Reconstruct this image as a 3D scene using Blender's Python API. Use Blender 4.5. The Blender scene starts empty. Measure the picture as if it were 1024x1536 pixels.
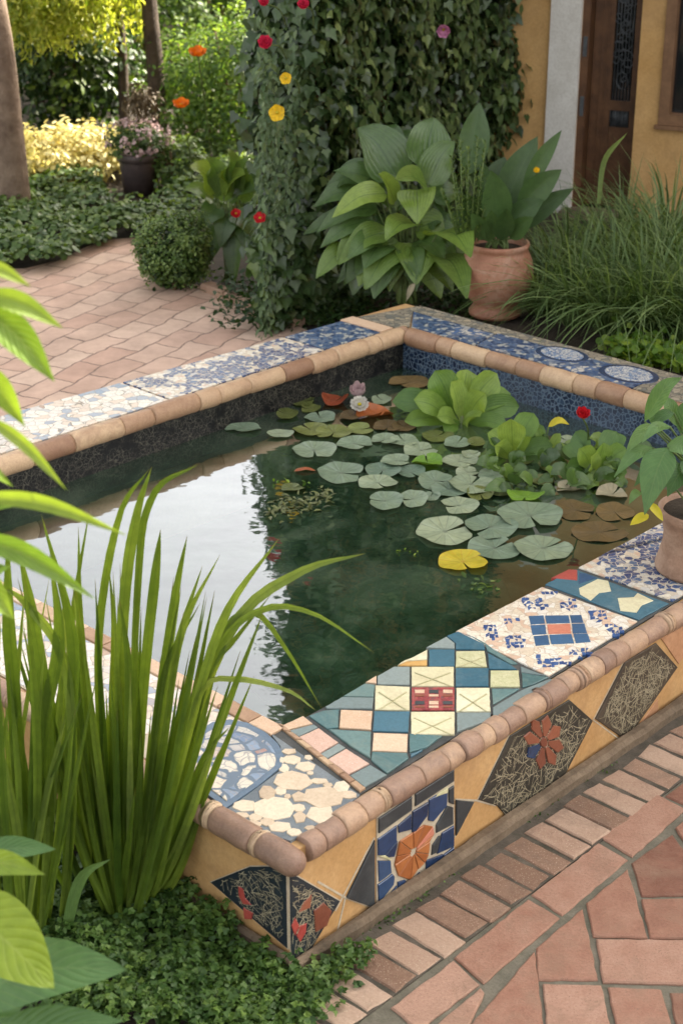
import bpy, math, random
import numpy as np
from mathutils import Vector, noise as mnoise

# ------------------------------------------------------------------ camera
SC = bpy.context.scene
COL = SC.collection
R = math.radians
FPX, PITCH, CAMH = 2450.0, R(24.3), 3.0
cam_d = bpy.data.cameras.new('camera')
cam = bpy.data.objects.new('camera', cam_d)
COL.objects.link(cam)
cam.location = (0, 0, CAMH)
cam.rotation_euler = (R(90) - PITCH, 0, 0)
cam_d.sensor_fit = 'VERTICAL'
cam_d.sensor_height = 36.0
cam_d.sensor_width = 24.0
cam_d.lens = FPX / 1536 * 36.0
cam_d.clip_end = 500
cam_d.dof.use_dof = True
cam_d.dof.focus_distance = 5.6
cam_d.dof.aperture_fstop = 4.5
SC.camera = cam

# ------------------------------------------------------------------ world + sun
SUN_EL, SUN_AZ = R(33), R(55)          # azimuth measured from +Y towards +X
SUN_DIR = Vector((math.sin(SUN_AZ) * math.cos(SUN_EL), math.cos(SUN_AZ) * math.cos(SUN_EL), math.sin(SUN_EL)))
w = bpy.data.worlds.new('World')
SC.world = w
w.use_nodes = True
nt = w.node_tree
nt.nodes.clear()
sky = nt.nodes.new('ShaderNodeTexSky')
sky.sky_type = 'NISHITA'
sky.sun_disc = False
sky.sun_elevation = SUN_EL
sky.sun_rotation = SUN_AZ
sky.dust_density = 4.0
sky.air_density = 1.0
sky.ozone_density = 0.6
hs = nt.nodes.new('ShaderNodeHueSaturation')
hs.inputs['Saturation'].default_value = 0.30
nt.links.new(sky.outputs[0], hs.inputs['Color'])
tint = nt.nodes.new('ShaderNodeMix')
tint.data_type = 'RGBA'
tint.blend_type = 'MULTIPLY'
tint.inputs[0].default_value = 1.0
tint.inputs[7].default_value = (1.0, 0.955, 0.89, 1)
nt.links.new(hs.outputs[0], tint.inputs[6])
bg = nt.nodes.new('ShaderNodeBackground')
bg.inputs[1].default_value = 0.15
nt.links.new(tint.outputs[2], bg.inputs[0])
wo = nt.nodes.new('ShaderNodeOutputWorld')
nt.links.new(bg.outputs[0], wo.inputs[0])

sl = bpy.data.lights.new('sun', 'SUN')
sl.energy = 5.0
sl.angle = R(0.6)
sl.color = (1.0, 0.90, 0.74)
so = bpy.data.objects.new('sun', sl)
COL.objects.link(so)
so.rotation_euler = SUN_DIR.to_track_quat('Z', 'Y').to_euler()
SC.view_settings.view_transform = 'Standard'
SC.view_settings.look = 'None'
SC.view_settings.gamma = 1
SC.view_settings.exposure = 2.1
SC.cycles.max_bounces = 8
SC.cycles.transparent_max_bounces = 12
SC.cycles.sample_clamp_indirect = 6

rng = np.random.default_rng(7)
random.seed(7)

# ------------------------------------------------------------------ pixel -> place helpers (photo px, 1024 x 1536)
_c, _s = math.cos(PITCH), math.sin(PITCH)


def ray(px, py):
    f = np.array([0, _c, -_s]); u = np.array([0, _s, _c]); r = np.array([1, 0, 0])
    return f * FPX + r * (px - 512) + u * (768 - py)


def U(px, py, z=0.0):
    d = ray(px, py); t = (z - CAMH) / d[2]
    return np.array([0, 0, CAMH]) + d * t


def D(px, py, y):
    d = ray(px, py)
    return np.array([0, 0, CAMH]) + d * (y / d[1])


def V(px, py, p0, n):
    d = ray(px, py); o = np.array([0, 0, CAMH])
    return o + d * (np.dot(np.asarray(p0) - o, n) / np.dot(d, n))


def to_px(p):
    p = np.asarray(p, float)
    x = p[..., 0]; y = p[..., 1]; z = p[..., 2] - CAMH
    dep = y * _c - z * _s
    up = y * _s + z * _c
    return 512 + FPX * x / dep, 768 - FPX * up / dep


def nrm(v):
    v = np.asarray(v, float)
    return v / (np.linalg.norm(v, axis=-1, keepdims=True) + 1e-9)


# ------------------------------------------------------------------ materials
def new_mat(name):
    m = bpy.data.materials.new(name)
    m.use_nodes = True
    t = m.node_tree
    t.nodes.clear()
    o = t.nodes.new('ShaderNodeOutputMaterial')
    return m, t, o


def N(t, typ, **kw):
    n = t.nodes.new(typ)
    for k, v in kw.items():
        setattr(n, k, v)
    return n


def L(t, a, b):
    t.links.new(a, b)


def val(t, op, a, b=None, c=None, clamp=False):
    n = N(t, 'ShaderNodeMath', operation=op, use_clamp=clamp)
    for i, x in enumerate((a, b, c)):
        if x is None:
            continue
        if isinstance(x, (int, float)):
            n.inputs[i].default_value = x
        else:
            L(t, x, n.inputs[i])
    return n.outputs[0]


def mixc(t, fac, a, b, blend='MIX'):
    n = N(t, 'ShaderNodeMix', data_type='RGBA', blend_type=blend)
    for i, x in ((0, fac), (6, a), (7, b)):
        if isinstance(x, (int, float)):
            n.inputs[i].default_value = x
        elif isinstance(x, tuple):
            n.inputs[i].default_value = (*x, 1)[:4]
        else:
            L(t, x, n.inputs[i])
    return n.outputs[2]


def ramp(t, fac, stops, interp='LINEAR'):
    n = N(t, 'ShaderNodeValToRGB')
    n.color_ramp.interpolation = interp
    el = n.color_ramp.elements
    while len(el) < len(stops):
        el.new(0.5)
    for e, (p, c) in zip(el, stops):
        e.position = p
        e.color = (*c, 1)[:4]
    L(t, fac, n.inputs[0])
    return n.outputs[0]


def noise_tex(t, scale, detail=4, rough=0.6, vec=None, dist=0.0):
    n = N(t, 'ShaderNodeTexNoise')
    n.inputs['Scale'].default_value = scale
    n.inputs['Detail'].default_value = detail
    n.inputs['Roughness'].default_value = rough
    n.inputs['Distortion'].default_value = dist
    if vec is not None:
        L(t, vec, n.inputs['Vector'])
    return n


def obj_co(t):
    return N(t, 'ShaderNodeTexCoord').outputs['Object']


def principled(t, o, base, rough=0.6, spec=0.5, normal=None, trans=None):
    b = N(t, 'ShaderNodeBsdfPrincipled')
    if isinstance(base, tuple):
        b.inputs['Base Color'].default_value = (*base, 1)[:4]
    else:
        L(t, base, b.inputs['Base Color'])
    if isinstance(rough, (int, float)):
        b.inputs['Roughness'].default_value = rough
    else:
        L(t, rough, b.inputs['Roughness'])
    b.inputs['Specular IOR Level'].default_value = spec
    if normal is not None:
        L(t, normal, b.inputs['Normal'])
    L(t, b.outputs[0], o.inputs[0])
    return b


def bump(t, h, strength=0.3, dist=0.01):
    n = N(t, 'ShaderNodeBump')
    n.inputs['Strength'].default_value = strength
    n.inputs['Distance'].default_value = dist
    L(t, h, n.inputs['Height'])
    return n.outputs[0]


def surf(name, stops, scale=8, rough=0.7, bumps=0.3, bscale=60, bdist=0.004, spec=0.4, use_rnd=0.0, speck=None, stain=None):
    """rough mineral surface: noise ramp, per-face variation, fine grain, optional specks and stains"""
    m, t, o = new_mat(name)
    co = obj_co(t)
    n1 = noise_tex(t, scale, 5, 0.65, co)
    fac = n1.outputs[0]
    if use_rnd:
        at = N(t, 'ShaderNodeAttribute', attribute_name='rnd')
        fac = val(t, 'ADD', val(t, 'MULTIPLY', fac, 1 - use_rnd), val(t, 'MULTIPLY', at.outputs['Fac'], use_rnd))
    c = ramp(t, fac, stops)
    n2 = noise_tex(t, bscale, 6, 0.7, co)
    c = mixc(t, val(t, 'MULTIPLY', ramp(t, n2.outputs[0], [(0.35, (1, 1, 1)), (0.6, (0, 0, 0))]), 0.35), c, mixc(t, 1.0, c, (0.55, 0.5, 0.45), 'MULTIPLY'))
    if speck:
        n3 = noise_tex(t, bscale * 2.3, 3, 0.5, co)
        c = mixc(t, ramp(t, n3.outputs[0], [(0.62, (0, 0, 0)), (0.70, (1, 1, 1))]), c, speck)
    if stain:
        n4 = noise_tex(t, scale * 0.6, 6, 0.7, co, 0.6)
        c = mixc(t, val(t, 'MULTIPLY', ramp(t, n4.outputs[0], [(0.50, (0, 0, 0)), (0.72, (1, 1, 1))]), 0.75), c, stain)
    h = val(t, 'ADD', n2.outputs[0], val(t, 'MULTIPLY', n1.outputs[0], 0.6))
    principled(t, o, c, rough, spec, bump(t, h, bumps, bdist))
    return m


def leafmat(name, stops, trans=0.35, rough=0.45, veins=None, vn=9, spec=0.4, vein_col=None, vstr=0.35, tcol=None):
    m, t, o = new_mat(name)
    at = N(t, 'ShaderNodeAttribute', attribute_name='rnd')
    c = ramp(t, at.outputs['Fac'], stops)
    co = obj_co(t)
    nz = noise_tex(t, 35, 4, 0.6, co)
    c = mixc(t, 0.35, c, mixc(t, 1.0, c, ramp(t, nz.outputs[0], [(0.3, (0.45, 0.5, 0.4)), (0.7, (1.25, 1.2, 1.1))]), 'MULTIPLY'))
    if veins == 'rad':
        ng = noise_tex(t, 9, 5, 0.7, co, 0.4)
        c = mixc(t, 0.6, c, mixc(t, 1.0, c, ramp(t, ng.outputs[0], [(0.3, (0.6, 0.66, 0.62)), (0.55, (1.0, 1.0, 0.95)), (0.75, (1.4, 1.32, 1.15))]), 'MULTIPLY'))
    if name == 'sword_leaf':
        nl = noise_tex(t, 3.5, 3, 0.6, co)
        c = mixc(t, 0.7, c, mixc(t, 1.0, c, ramp(t, nl.outputs[0], [(0.35, (0.6, 0.62, 0.6)), (0.65, (1.35, 1.25, 1.1))]), 'MULTIPLY'))
    nrmo = None
    if veins:
        uv = N(t, 'ShaderNodeUVMap')
        sx = N(t, 'ShaderNodeSeparateXYZ')
        L(t, uv.outputs[0], sx.inputs[0])
        u, v = sx.outputs[0], sx.outputs[1]
        au = val(t, 'ABSOLUTE', val(t, 'SUBTRACT', u, 0.5))
        if veins == 'pin':
            ph = val(t, 'MULTIPLY', val(t, 'SUBTRACT', v, val(t, 'MULTIPLY', au, 0.55)), vn)
        elif veins == 'rad':
            ph = val(t, 'MULTIPLY', u, vn)
        else:
            ph = val(t, 'MULTIPLY', au, vn)
        tri = val(t, 'ABSOLUTE', val(t, 'SUBTRACT', val(t, 'FRACT', ph), 0.5))      # 0 mid .. .5 at the vein
        line = val(t, 'SMOOTH_MIN', 1.0, val(t, 'MULTIPLY', val(t, 'MAXIMUM', val(t, 'SUBTRACT', tri, 0.40), 0.0), 10.0), 0.1)
        if veins != 'rad':
            mid = val(t, 'MULTIPLY', val(t, 'MAXIMUM', val(t, 'SUBTRACT', 0.035, au), 0.0), 40.0, clamp=True)
            line = val(t, 'MAXIMUM', line, mid)
        if veins == 'rad':
            line = val(t, 'MAXIMUM', line, val(t, 'MULTIPLY', val(t, 'MAXIMUM', val(t, 'SUBTRACT', 0.13, v), 0.0), 14.0, clamp=True))
            line = val(t, 'MAXIMUM', line, val(t, 'MULTIPLY', val(t, 'MAXIMUM', val(t, 'SUBTRACT', v, 0.95), 0.0), 12.0, clamp=True))
        if name == 'sword_leaf':
            c = mixc(t, val(t, 'MULTIPLY', val(t, 'MAXIMUM', val(t, 'SUBTRACT', v, 0.95), 0.0), 14.0, clamp=True), c, (0.20, 0.12, 0.045))
        vc = vein_col if vein_col else (0.30, 0.38, 0.12)
        c = mixc(t, val(t, 'MULTIPLY', line, vstr), c, vc)
        hgt = val(t, 'SUBTRACT', val(t, 'MULTIPLY', nz.outputs[0], 0.5), val(t, 'MULTIPLY', val(t, 'MULTIPLY', tri, tri), 2.5))
        nrmo = bump(t, hgt, 0.5, 0.004)
    b = N(t, 'ShaderNodeBsdfPrincipled')
    L(t, c, b.inputs['Base Color'])
    b.inputs['Roughness'].default_value = rough
    b.inputs['Specular IOR Level'].default_value = spec
    if nrmo is not None:
        L(t, nrmo, b.inputs['Normal'])
    tr = N(t, 'ShaderNodeBsdfTranslucent')
    tc = mixc(t, 1.0, c, tcol if tcol else (1.5, 1.45, 0.55), 'MULTIPLY')
    L(t, tc, tr.inputs[0])
    ms = N(t, 'ShaderNodeMixShader')
    ms.inputs[0].default_value = trans
    L(t, b.outputs[0], ms.inputs[1])
    L(t, tr.outputs[0], ms.inputs[2])
    L(t, ms.outputs[0], o.inputs[0])
    return m


def mosaic(name, scale, cell_stops, grout, gw=0.05, distort=0.02, mask=None, rough=0.35, crackle=None, bumps=0.5):
    """broken-tile mosaic: voronoi pieces, random piece colour, grout lines; mask=(scale, lo, hi, stops) recolours whole regions of pieces"""
    m, t, o = new_mat(name)
    co = obj_co(t)
    nz = noise_tex(t, scale * 0.35, 3, 0.5, co)
    off = N(t, 'ShaderNodeVectorMath', operation='SCALE')
    L(t, nz.outputs['Color'], off.inputs[0])
    off.inputs['Scale'].default_value = distort * 4
    add = N(t, 'ShaderNodeVectorMath', operation='ADD')
    L(t, co, add.inputs[0]); L(t, off.outputs[0], add.inputs[1])
    ve = N(t, 'ShaderNodeTexVoronoi', feature='DISTANCE_TO_EDGE')
    vf = N(t, 'ShaderNodeTexVoronoi', feature='F1')
    for v in (ve, vf):
        v.inputs['Scale'].default_value = scale
        L(t, add.outputs[0], v.inputs['Vector'])
    sp = N(t, 'ShaderNodeSeparateColor')
    L(t, vf.outputs['Color'], sp.inputs[0])
    c = ramp(t, sp.outputs[0], cell_stops, 'CONSTANT')
    if mask:
        ms, lo, hi, st = mask
        wv = N(t, 'ShaderNodeTexNoise')
        wv.inputs['Scale'].default_value = ms
        wv.inputs['Detail'].default_value = 2
        L(t, vf.outputs['Position'], wv.inputs['Vector'])
        c2 = ramp(t, sp.outputs[1], st, 'CONSTANT')
        c = mixc(t, ramp(t, wv.outputs[0], [(lo, (0, 0, 0)), (hi, (1, 1, 1))]), c, c2)
    n2 = noise_tex(t, scale * 2.5, 5, 0.7, co)
    c = mixc(t, 0.5, c, mixc(t, 1.0, c, ramp(t, n2.outputs[0], [(0.3, (0.6, 0.58, 0.55)), (0.7, (1.15, 1.15, 1.15))]), 'MULTIPLY'))
    if crackle:
        vk = N(t, 'ShaderNodeTexVoronoi', feature='DISTANCE_TO_EDGE')
        vk.inputs['Scale'].default_value = scale * crackle[0]
        L(t, add.outputs[0], vk.inputs['Vector'])
        c = mixc(t, ramp(t, vk.outputs[0], [(0.0, (1, 1, 1)), (crackle[2], (0, 0, 0))]), c, crackle[1])
    ln = ramp(t, ve.outputs[0], [(gw * 0.6, (1, 1, 1)), (gw, (0, 0, 0))])
    c = mixc(t, ln, c, grout)
    h = val(t, 'SUBTRACT', val(t, 'MULTIPLY', n2.outputs[0], 0.25), ln)
    principled(t, o, c, val(t, 'ADD', rough, val(t, 'MULTIPLY', ln, 0.4)), 0.5, bump(t, h, bumps, 0.003))
    return m


def scribble(name, base, lines, scale=22, lw=0.03):
    """dark tile covered with fine pale scratched lines"""
    m, t, o = new_mat(name)
    co = obj_co(t)
    nz = noise_tex(t, scale * 0.5, 4, 0.6, co)
    off = N(t, 'ShaderNodeVectorMath', operation='SCALE')
    L(t, nz.outputs['Color'], off.inputs[0]); off.inputs['Scale'].default_value = 0.06
    add = N(t, 'ShaderNodeVectorMath', operation='ADD')
    L(t, co, add.inputs[0]); L(t, off.outputs[0], add.inputs[1])
    tot = None
    for k, sc in enumerate((scale, scale * 1.9)):
        v = N(t, 'ShaderNodeTexVoronoi', feature='DISTANCE_TO_EDGE')
        v.inputs['Scale'].default_value = sc
        L(t, add.outputs[0], v.inputs['Vector'])
        l = ramp(t, v.outputs[0], [(lw, (1, 1, 1)), (lw * 2.2, (0, 0, 0))])
        tot = l if tot is None else val(t, 'MAXIMUM', tot, val(t, 'MULTIPLY', l, 0.8))
    n2 = noise_tex(t, scale * 0.4, 3, 0.5, co)
    tot = val(t, 'MULTIPLY', tot, ramp(t, n2.outputs[0], [(0.36, (0, 0, 0)), (0.52, (1, 1, 1))]))
    n3 = noise_tex(t, scale * 1.5, 4, 0.6, co)
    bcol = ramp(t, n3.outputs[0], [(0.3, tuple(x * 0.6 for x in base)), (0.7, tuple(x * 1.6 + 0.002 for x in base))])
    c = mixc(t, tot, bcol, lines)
    principled(t, o, c, 0.5, 0.2, bump(t, tot, 0.3, 0.002))
    return m


M = {}
# setting
M['soil'] = surf('soil', [(0.3, (0.020, 0.014, 0.009)), (0.7, (0.06, 0.045, 0.03))], 6, 0.95, 0.8, 50, 0.02)
M['lawn'] = surf('lawn_soil', [(0.3, (0.04, 0.06, 0.015)), (0.7, (0.10, 0.13, 0.03))], 3, 0.95, 0.8, 40, 0.02)
M['concrete'] = surf('worn_concrete', [(0.3, (0.11, 0.078, 0.05)), (0.7, (0.25, 0.185, 0.125))], 7, 0.85, 0.8, 70, 0.008, stain=(0.045, 0.036, 0.024))
M['grout'] = surf('sandy_grout', [(0.3, (0.10, 0.093, 0.068)), (0.7, (0.20, 0.18, 0.138))], 9, 0.95, 0.8, 120, 0.004, stain=(0.055, 0.06, 0.035))
M['joint'] = surf('dark_joint', [(0.3, (0.05, 0.042, 0.032)), (0.7, (0.13, 0.11, 0.085))], 12, 0.95, 0.8, 120, 0.004, stain=(0.03, 0.035, 0.018))
M['paver'] = surf('terracotta_paver', [(0.26, (0.17, 0.072, 0.045)), (0.5, (0.285, 0.142, 0.094)), (0.74, (0.39, 0.235, 0.168))], 13, 0.72, 1.0, 110, 0.004, use_rnd=0.55, speck=(0.17, 0.10, 0.07), stain=(0.22, 0.135, 0.09))
M['brick'] = surf('weathered_brick', [(0.25, (0.20, 0.118, 0.078)), (0.5, (0.33, 0.21, 0.147)), (0.8, (0.45, 0.32, 0.235))], 8, 0.88, 0.8, 110, 0.005, use_rnd=0.6, speck=(0.5, 0.4, 0.3), stain=(0.16, 0.11, 0.08))
M['ochre'] = surf('ochre_plaster', [(0.3, (0.52, 0.30, 0.105)), (0.7, (0.66, 0.41, 0.175))], 3, 0.85, 0.35, 60, 0.003, stain=(0.36, 0.21, 0.085))
M['ochre_tile'] = surf('ochre_tile', [(0.25, (0.42, 0.235, 0.085)), (0.55, (0.52, 0.315, 0.135)), (0.8, (0.56, 0.36, 0.17))], 6, 0.6, 0.3, 70, 0.003, stain=(0.34, 0.19, 0.085))
M['orange_tile'] = surf('faded_orange_tile', [(0.3, (0.40, 0.20, 0.10)), (0.7, (0.52, 0.29, 0.16))], 6, 0.6, 0.3, 70, 0.003, stain=(0.3, 0.16, 0.08))
M['white_plaster'] = surf('white_plaster', [(0.3, (0.62, 0.585, 0.53)), (0.7, (0.75, 0.72, 0.67))], 4, 0.8, 0.3, 60, 0.003, stain=(0.52, 0.48, 0.42))
M['wood'] = surf('brown_door_wood', [(0.3, (0.065, 0.028, 0.012)), (0.7, (0.15, 0.07, 0.03))], 9, 0.5, 0.4, 60, 0.003)
M['wood_light'] = surf('window_wood', [(0.3, (0.15, 0.075, 0.035)), (0.7, (0.26, 0.14, 0.07))], 9, 0.55, 0.4, 60, 0.003)
M['iron'] = surf('wrought_iron', [(0.3, (0.05, 0.055, 0.06)), (0.7, (0.10, 0.11, 0.12))], 20, 0.45, 0.3, 90, 0.002)
M['roof'] = surf('roof_tile', [(0.3, (0.25, 0.10, 0.05)), (0.7, (0.38, 0.17, 0.09))], 5, 0.8, 0.5, 30, 0.02)
M['terracotta'] = surf('terracotta_pot', [(0.3, (0.24, 0.098, 0.055)), (0.55, (0.35, 0.165, 0.10)), (0.8, (0.44, 0.25, 0.165))], 7, 0.6, 0.5, 80, 0.003, stain=(0.50, 0.36, 0.27))
M['brown_pot'] = surf('brown_clay_pot', [(0.3, (0.20, 0.115, 0.075)), (0.7, (0.36, 0.225, 0.155))], 8, 0.85, 0.6, 120, 0.003, stain=(0.42, 0.29, 0.21))
M['dark_pot'] = surf('dark_glazed_pot', [(0.3, (0.05, 0.042, 0.045)), (0.7, (0.10, 0.075, 0.07))], 5, 0.5, 0.3, 60, 0.003)
M['coping'] = surf('clay_coping', [(0.2, (0.19, 0.115, 0.085)), (0.42, (0.31, 0.195, 0.135)), (0.62, (0.44, 0.29, 0.185)), (0.85, (0.60, 0.45, 0.29))], 16, 0.45, 0.7, 110, 0.003, use_rnd=0.6, stain=(0.16, 0.10, 0.075))
M['coping_back'] = surf('sandy_clay_coping', [(0.2, (0.25, 0.135, 0.08)), (0.5, (0.40, 0.25, 0.15)), (0.85, (0.55, 0.39, 0.24))], 14, 0.45, 0.7, 110, 0.003, use_rnd=0.6, stain=(0.24, 0.135, 0.08))
M['coping_dark'] = surf('slate_coping', [(0.3, (0.09, 0.09, 0.10)), (0.7, (0.16, 0.16, 0.165))], 9, 0.6, 0.5, 110, 0.003)
# mosaic tiles
M['mortar'] = surf('pale_mortar', [(0.3, (0.40, 0.34, 0.25)), (0.7, (0.56, 0.49, 0.37))], 14, 0.9, 0.5, 140, 0.002)
M['dark_mortar'] = surf('dark_mortar', [(0.3, (0.04, 0.045, 0.045)), (0.7, (0.09, 0.09, 0.085))], 14, 0.9, 0.5, 140, 0.002)
M['blue_mortar'] = surf('grey_blue_mortar', [(0.3, (0.11, 0.135, 0.155)), (0.7, (0.21, 0.235, 0.25))], 14, 0.7, 0.5, 140, 0.002)
M['teal'] = surf('teal_tile', [(0.2, (0.05, 0.115, 0.12)), (0.5, (0.08, 0.165, 0.17)), (0.8, (0.15, 0.235, 0.22))], 11, 0.27, 0.3, 90, 0.002, use_rnd=0.6, stain=(0.17, 0.22, 0.19))
M['teal_blue'] = surf('teal_blue_tile', [(0.2, (0.035, 0.115, 0.165)), (0.8, (0.075, 0.175, 0.23))], 11, 0.27, 0.3, 90, 0.002, use_rnd=0.6, stain=(0.13, 0.2, 0.22))
M['grey_teal'] = surf('grey_teal_tile', [(0.2, (0.14, 0.19, 0.19)), (0.8, (0.24, 0.285, 0.27))], 8, 0.45, 0.3, 90, 0.002, use_rnd=0.6)
M['cream'] = surf('cream_tile', [(0.2, (0.60, 0.55, 0.34)), (0.8, (0.74, 0.70, 0.50))], 12, 0.28, 0.35, 100, 0.002, use_rnd=0.4, stain=(0.48, 0.40, 0.24))
M['cross'] = surf('olive_line', [(0.2, (0.40, 0.37, 0.20)), (0.8, (0.52, 0.48, 0.29))], 20, 0.5, 0.3, 100, 0.002)
M['peach'] = surf('peach_tile', [(0.2, (0.56, 0.38, 0.25)), (0.8, (0.68, 0.50, 0.35))], 10, 0.5, 0.4, 130, 0.002, use_rnd=0.4, speck=(0.75, 0.66, 0.52), stain=(0.5, 0.32, 0.2))
M['pink'] = surf('pink_tile', [(0.2, (0.52, 0.33, 0.25)), (0.8, (0.64, 0.44, 0.35))], 10, 0.5, 0.4, 130, 0.002, speck=(0.7, 0.56, 0.46))
M['amber'] = surf('amber_tile', [(0.2, (0.50, 0.25, 0.06)), (0.8, (0.62, 0.40, 0.14))], 12, 0.4, 0.3, 100, 0.002)
M['lime'] = surf('lime_speckled_tile', [(0.3, (0.42, 0.42, 0.22)), (0.7, (0.60, 0.57, 0.36))], 30, 0.45, 0.4, 140, 0.002, speck=(0.2, 0.2, 0.1))
M['rust'] = surf('rust_tile', [(0.2, (0.30, 0.095, 0.03)), (0.8, (0.44, 0.165, 0.055))], 12, 0.3, 0.3, 60, 0.002, use_rnd=0.5)
M['red'] = surf('red_tile', [(0.2, (0.30, 0.04, 0.035)), (0.8, (0.42, 0.09, 0.07))], 12, 0.35, 0.3, 60, 0.002)
M['coral'] = surf('coral_tile', [(0.2, (0.48, 0.15, 0.09)), (0.8, (0.58, 0.24, 0.16))], 12, 0.4, 0.3, 60, 0.002)
M['navy'] = surf('navy_tile', [(0.2, (0.010, 0.026, 0.07)), (0.5, (0.020, 0.048, 0.12)), (0.8, (0.035, 0.075, 0.16))], 9, 0.22, 0.3, 50, 0.003, use_rnd=0.6, spec=0.6)
M['charcoal'] = surf('charcoal_tile', [(0.2, (0.022, 0.027, 0.032)), (0.8, (0.055, 0.062, 0.066))], 9, 0.35, 0.3, 60, 0.002, stain=(0.085, 0.09, 0.09))
M['blue'] = surf('blue_tile', [(0.2, (0.024, 0.072, 0.155)), (0.8, (0.042, 0.115, 0.225))], 14, 0.35, 0.3, 60, 0.002, use_rnd=0.5)
M['slate'] = surf('slate_blue_tile', [(0.2, (0.07, 0.115, 0.175)), (0.8, (0.13, 0.185, 0.25))], 14, 0.35, 0.3, 60, 0.002)
M['shard'] = surf('deep_blue_shard', [(0.2, (0.016, 0.05, 0.17)), (0.8, (0.04, 0.105, 0.27))], 14, 0.3, 0.3, 60, 0.002, use_rnd=0.7)
M['pebble'] = surf('cream_pebble_tile', [(0.2, (0.46, 0.35, 0.24)), (0.5, (0.60, 0.48, 0.345)), (0.85, (0.68, 0.585, 0.44))], 14, 0.45, 0.35, 100, 0.002, use_rnd=0.55)
M['flowerred'] = surf('brown_red_tile', [(0.2, (0.16, 0.05, 0.03)), (0.8, (0.29, 0.10, 0.055))], 14, 0.35, 0.3, 60, 0.002, use_rnd=0.5)
CREAMS = [(0, (0.72, 0.66, 0.54)), (0.35, (0.62, 0.53, 0.40)), (0.6, (0.70, 0.66, 0.58)), (0.85, (0.60, 0.42, 0.30))]
BLUES = [(0, (0.014, 0.045, 0.15)), (0.4, (0.026, 0.08, 0.21)), (0.7, (0.05, 0.12, 0.24)), (0.88, (0.58, 0.55, 0.48))]
M['cream_crackle'] = mosaic('cream_crackle_mosaic', 30, CREAMS, (0.46, 0.36, 0.27), 0.035, 0.02, None, 0.35, (2.3, (0.46, 0.33, 0.24), 0.03))
M['blue_white'] = mosaic('blue_white_mosaic', 34, CREAMS, (0.52, 0.45, 0.35), 0.05, 0.012, (8.5, 0.49, 0.52, BLUES), 0.35, (2.1, (0.44, 0.31, 0.22), 0.035))
M['blue_white_fine'] = mosaic('fine_blue_white_mosaic', 42, CREAMS, (0.52, 0.45, 0.35), 0.06, 0.014, (11, 0.43, 0.47, BLUES), 0.35, (2.1, (0.42, 0.30, 0.22), 0.03))
M['pale_mosaic'] = mosaic('pale_broken_mosaic', 22, [(0, (0.72, 0.67, 0.57)), (0.4, (0.64, 0.52, 0.41)), (0.62, (0.68, 0.63, 0.56)), (0.86, (0.30, 0.34, 0.40))], (0.30, 0.26, 0.21), 0.03, 0.02, (5, 0.58, 0.64, [(0, (0.20, 0.27, 0.36)), (0.5, (0.55, 0.52, 0.48)), (0.8, (0.40, 0.26, 0.18))]), 0.35, (1.7, (0.42, 0.32, 0.24), 0.02))
M['blue_mosaic'] = mosaic('deep_blue_mosaic', 40, [(0, (0.014, 0.04, 0.11)), (0.3, (0.03, 0.07, 0.16)), (0.55, (0.07, 0.12, 0.21)), (0.8, (0.36, 0.36, 0.33))], (0.10, 0.13, 0.18), 0.07, 0.012, (6, 0.55, 0.62, [(0, (0.5, 0.47, 0.42)), (0.6, (0.06, 0.12, 0.26))]), 0.35)
M['oval_mosaic'] = mosaic('grey_blue_floral_mosaic', 17, [(0, (0.62, 0.56, 0.46)), (0.35, (0.48, 0.45, 0.40)), (0.6, (0.20, 0.27, 0.37)), (0.8, (0.66, 0.56, 0.44))], (0.13, 0.17, 0.22), 0.10, 0.03, (9, 0.54, 0.6, [(0, (0.13, 0.19, 0.29)), (0.5, (0.52, 0.46, 0.38)), (0.8, (0.33, 0.2, 0.17))]), 0.35, (1.9, (0.25, 0.24, 0.24), 0.06))
M['spot_band'] = mosaic('spotted_blue_band', 44, [(0, (0.006, 0.015, 0.04)), (0.5, (0.012, 0.027, 0.06)), (0.8, (0.025, 0.05, 0.095))], (0.085, 0.125, 0.17), 0.10, 0.006, None, 0.3)
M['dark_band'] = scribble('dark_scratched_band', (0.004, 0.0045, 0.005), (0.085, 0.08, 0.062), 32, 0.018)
M['medallion'] = mosaic('medallion_chips', 75, [(0, (0.62, 0.60, 0.54)), (0.4, (0.5, 0.5, 0.48)), (0.75, (0.20, 0.28, 0.40))], (0.03, 0.07, 0.17), 0.09, 0.006, None, 0.35)
M['edge_stone'] = mosaic('grey_edge_mosaic', 30, [(0, (0.22, 0.19, 0.14)), (0.4, (0.30, 0.26, 0.19)), (0.7, (0.13, 0.13, 0.11)), (0.9, (0.36, 0.3, 0.2))], (0.10, 0.095, 0.075), 0.06, 0.02, None, 0.6)
M['scratch'] = surf('dark_tile', [(0.25, (0.022, 0.021, 0.018)), (0.75, (0.06, 0.055, 0.042))], 14, 0.4, 0.3, 60, 0.002)
M['scratch_pale'] = surf('pale_inlay', [(0.3, (0.30, 0.26, 0.17)), (0.7, (0.46, 0.41, 0.28))], 20, 0.6, 0.2, 60, 0.002)
M['scratch_fine'] = surf('brown_dark_tile', [(0.25, (0.035, 0.028, 0.021)), (0.75, (0.10, 0.078, 0.054))], 14, 0.4, 0.3, 60, 0.002)
M['blue_scratch'] = surf('blue_black_tile', [(0.25, (0.010, 0.016, 0.022)), (0.75, (0.028, 0.038, 0.048))], 14, 0.35, 0.3, 60, 0.002)
M['redprint'] = mosaic('red_printed_tile', 60, [(0, (0.22, 0.03, 0.035)), (0.5, (0.30, 0.07, 0.06)), (0.85, (0.16, 0.05, 0.05))], (0.40, 0.06, 0.06), 0.05, 0.0, None, 0.35)
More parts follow.
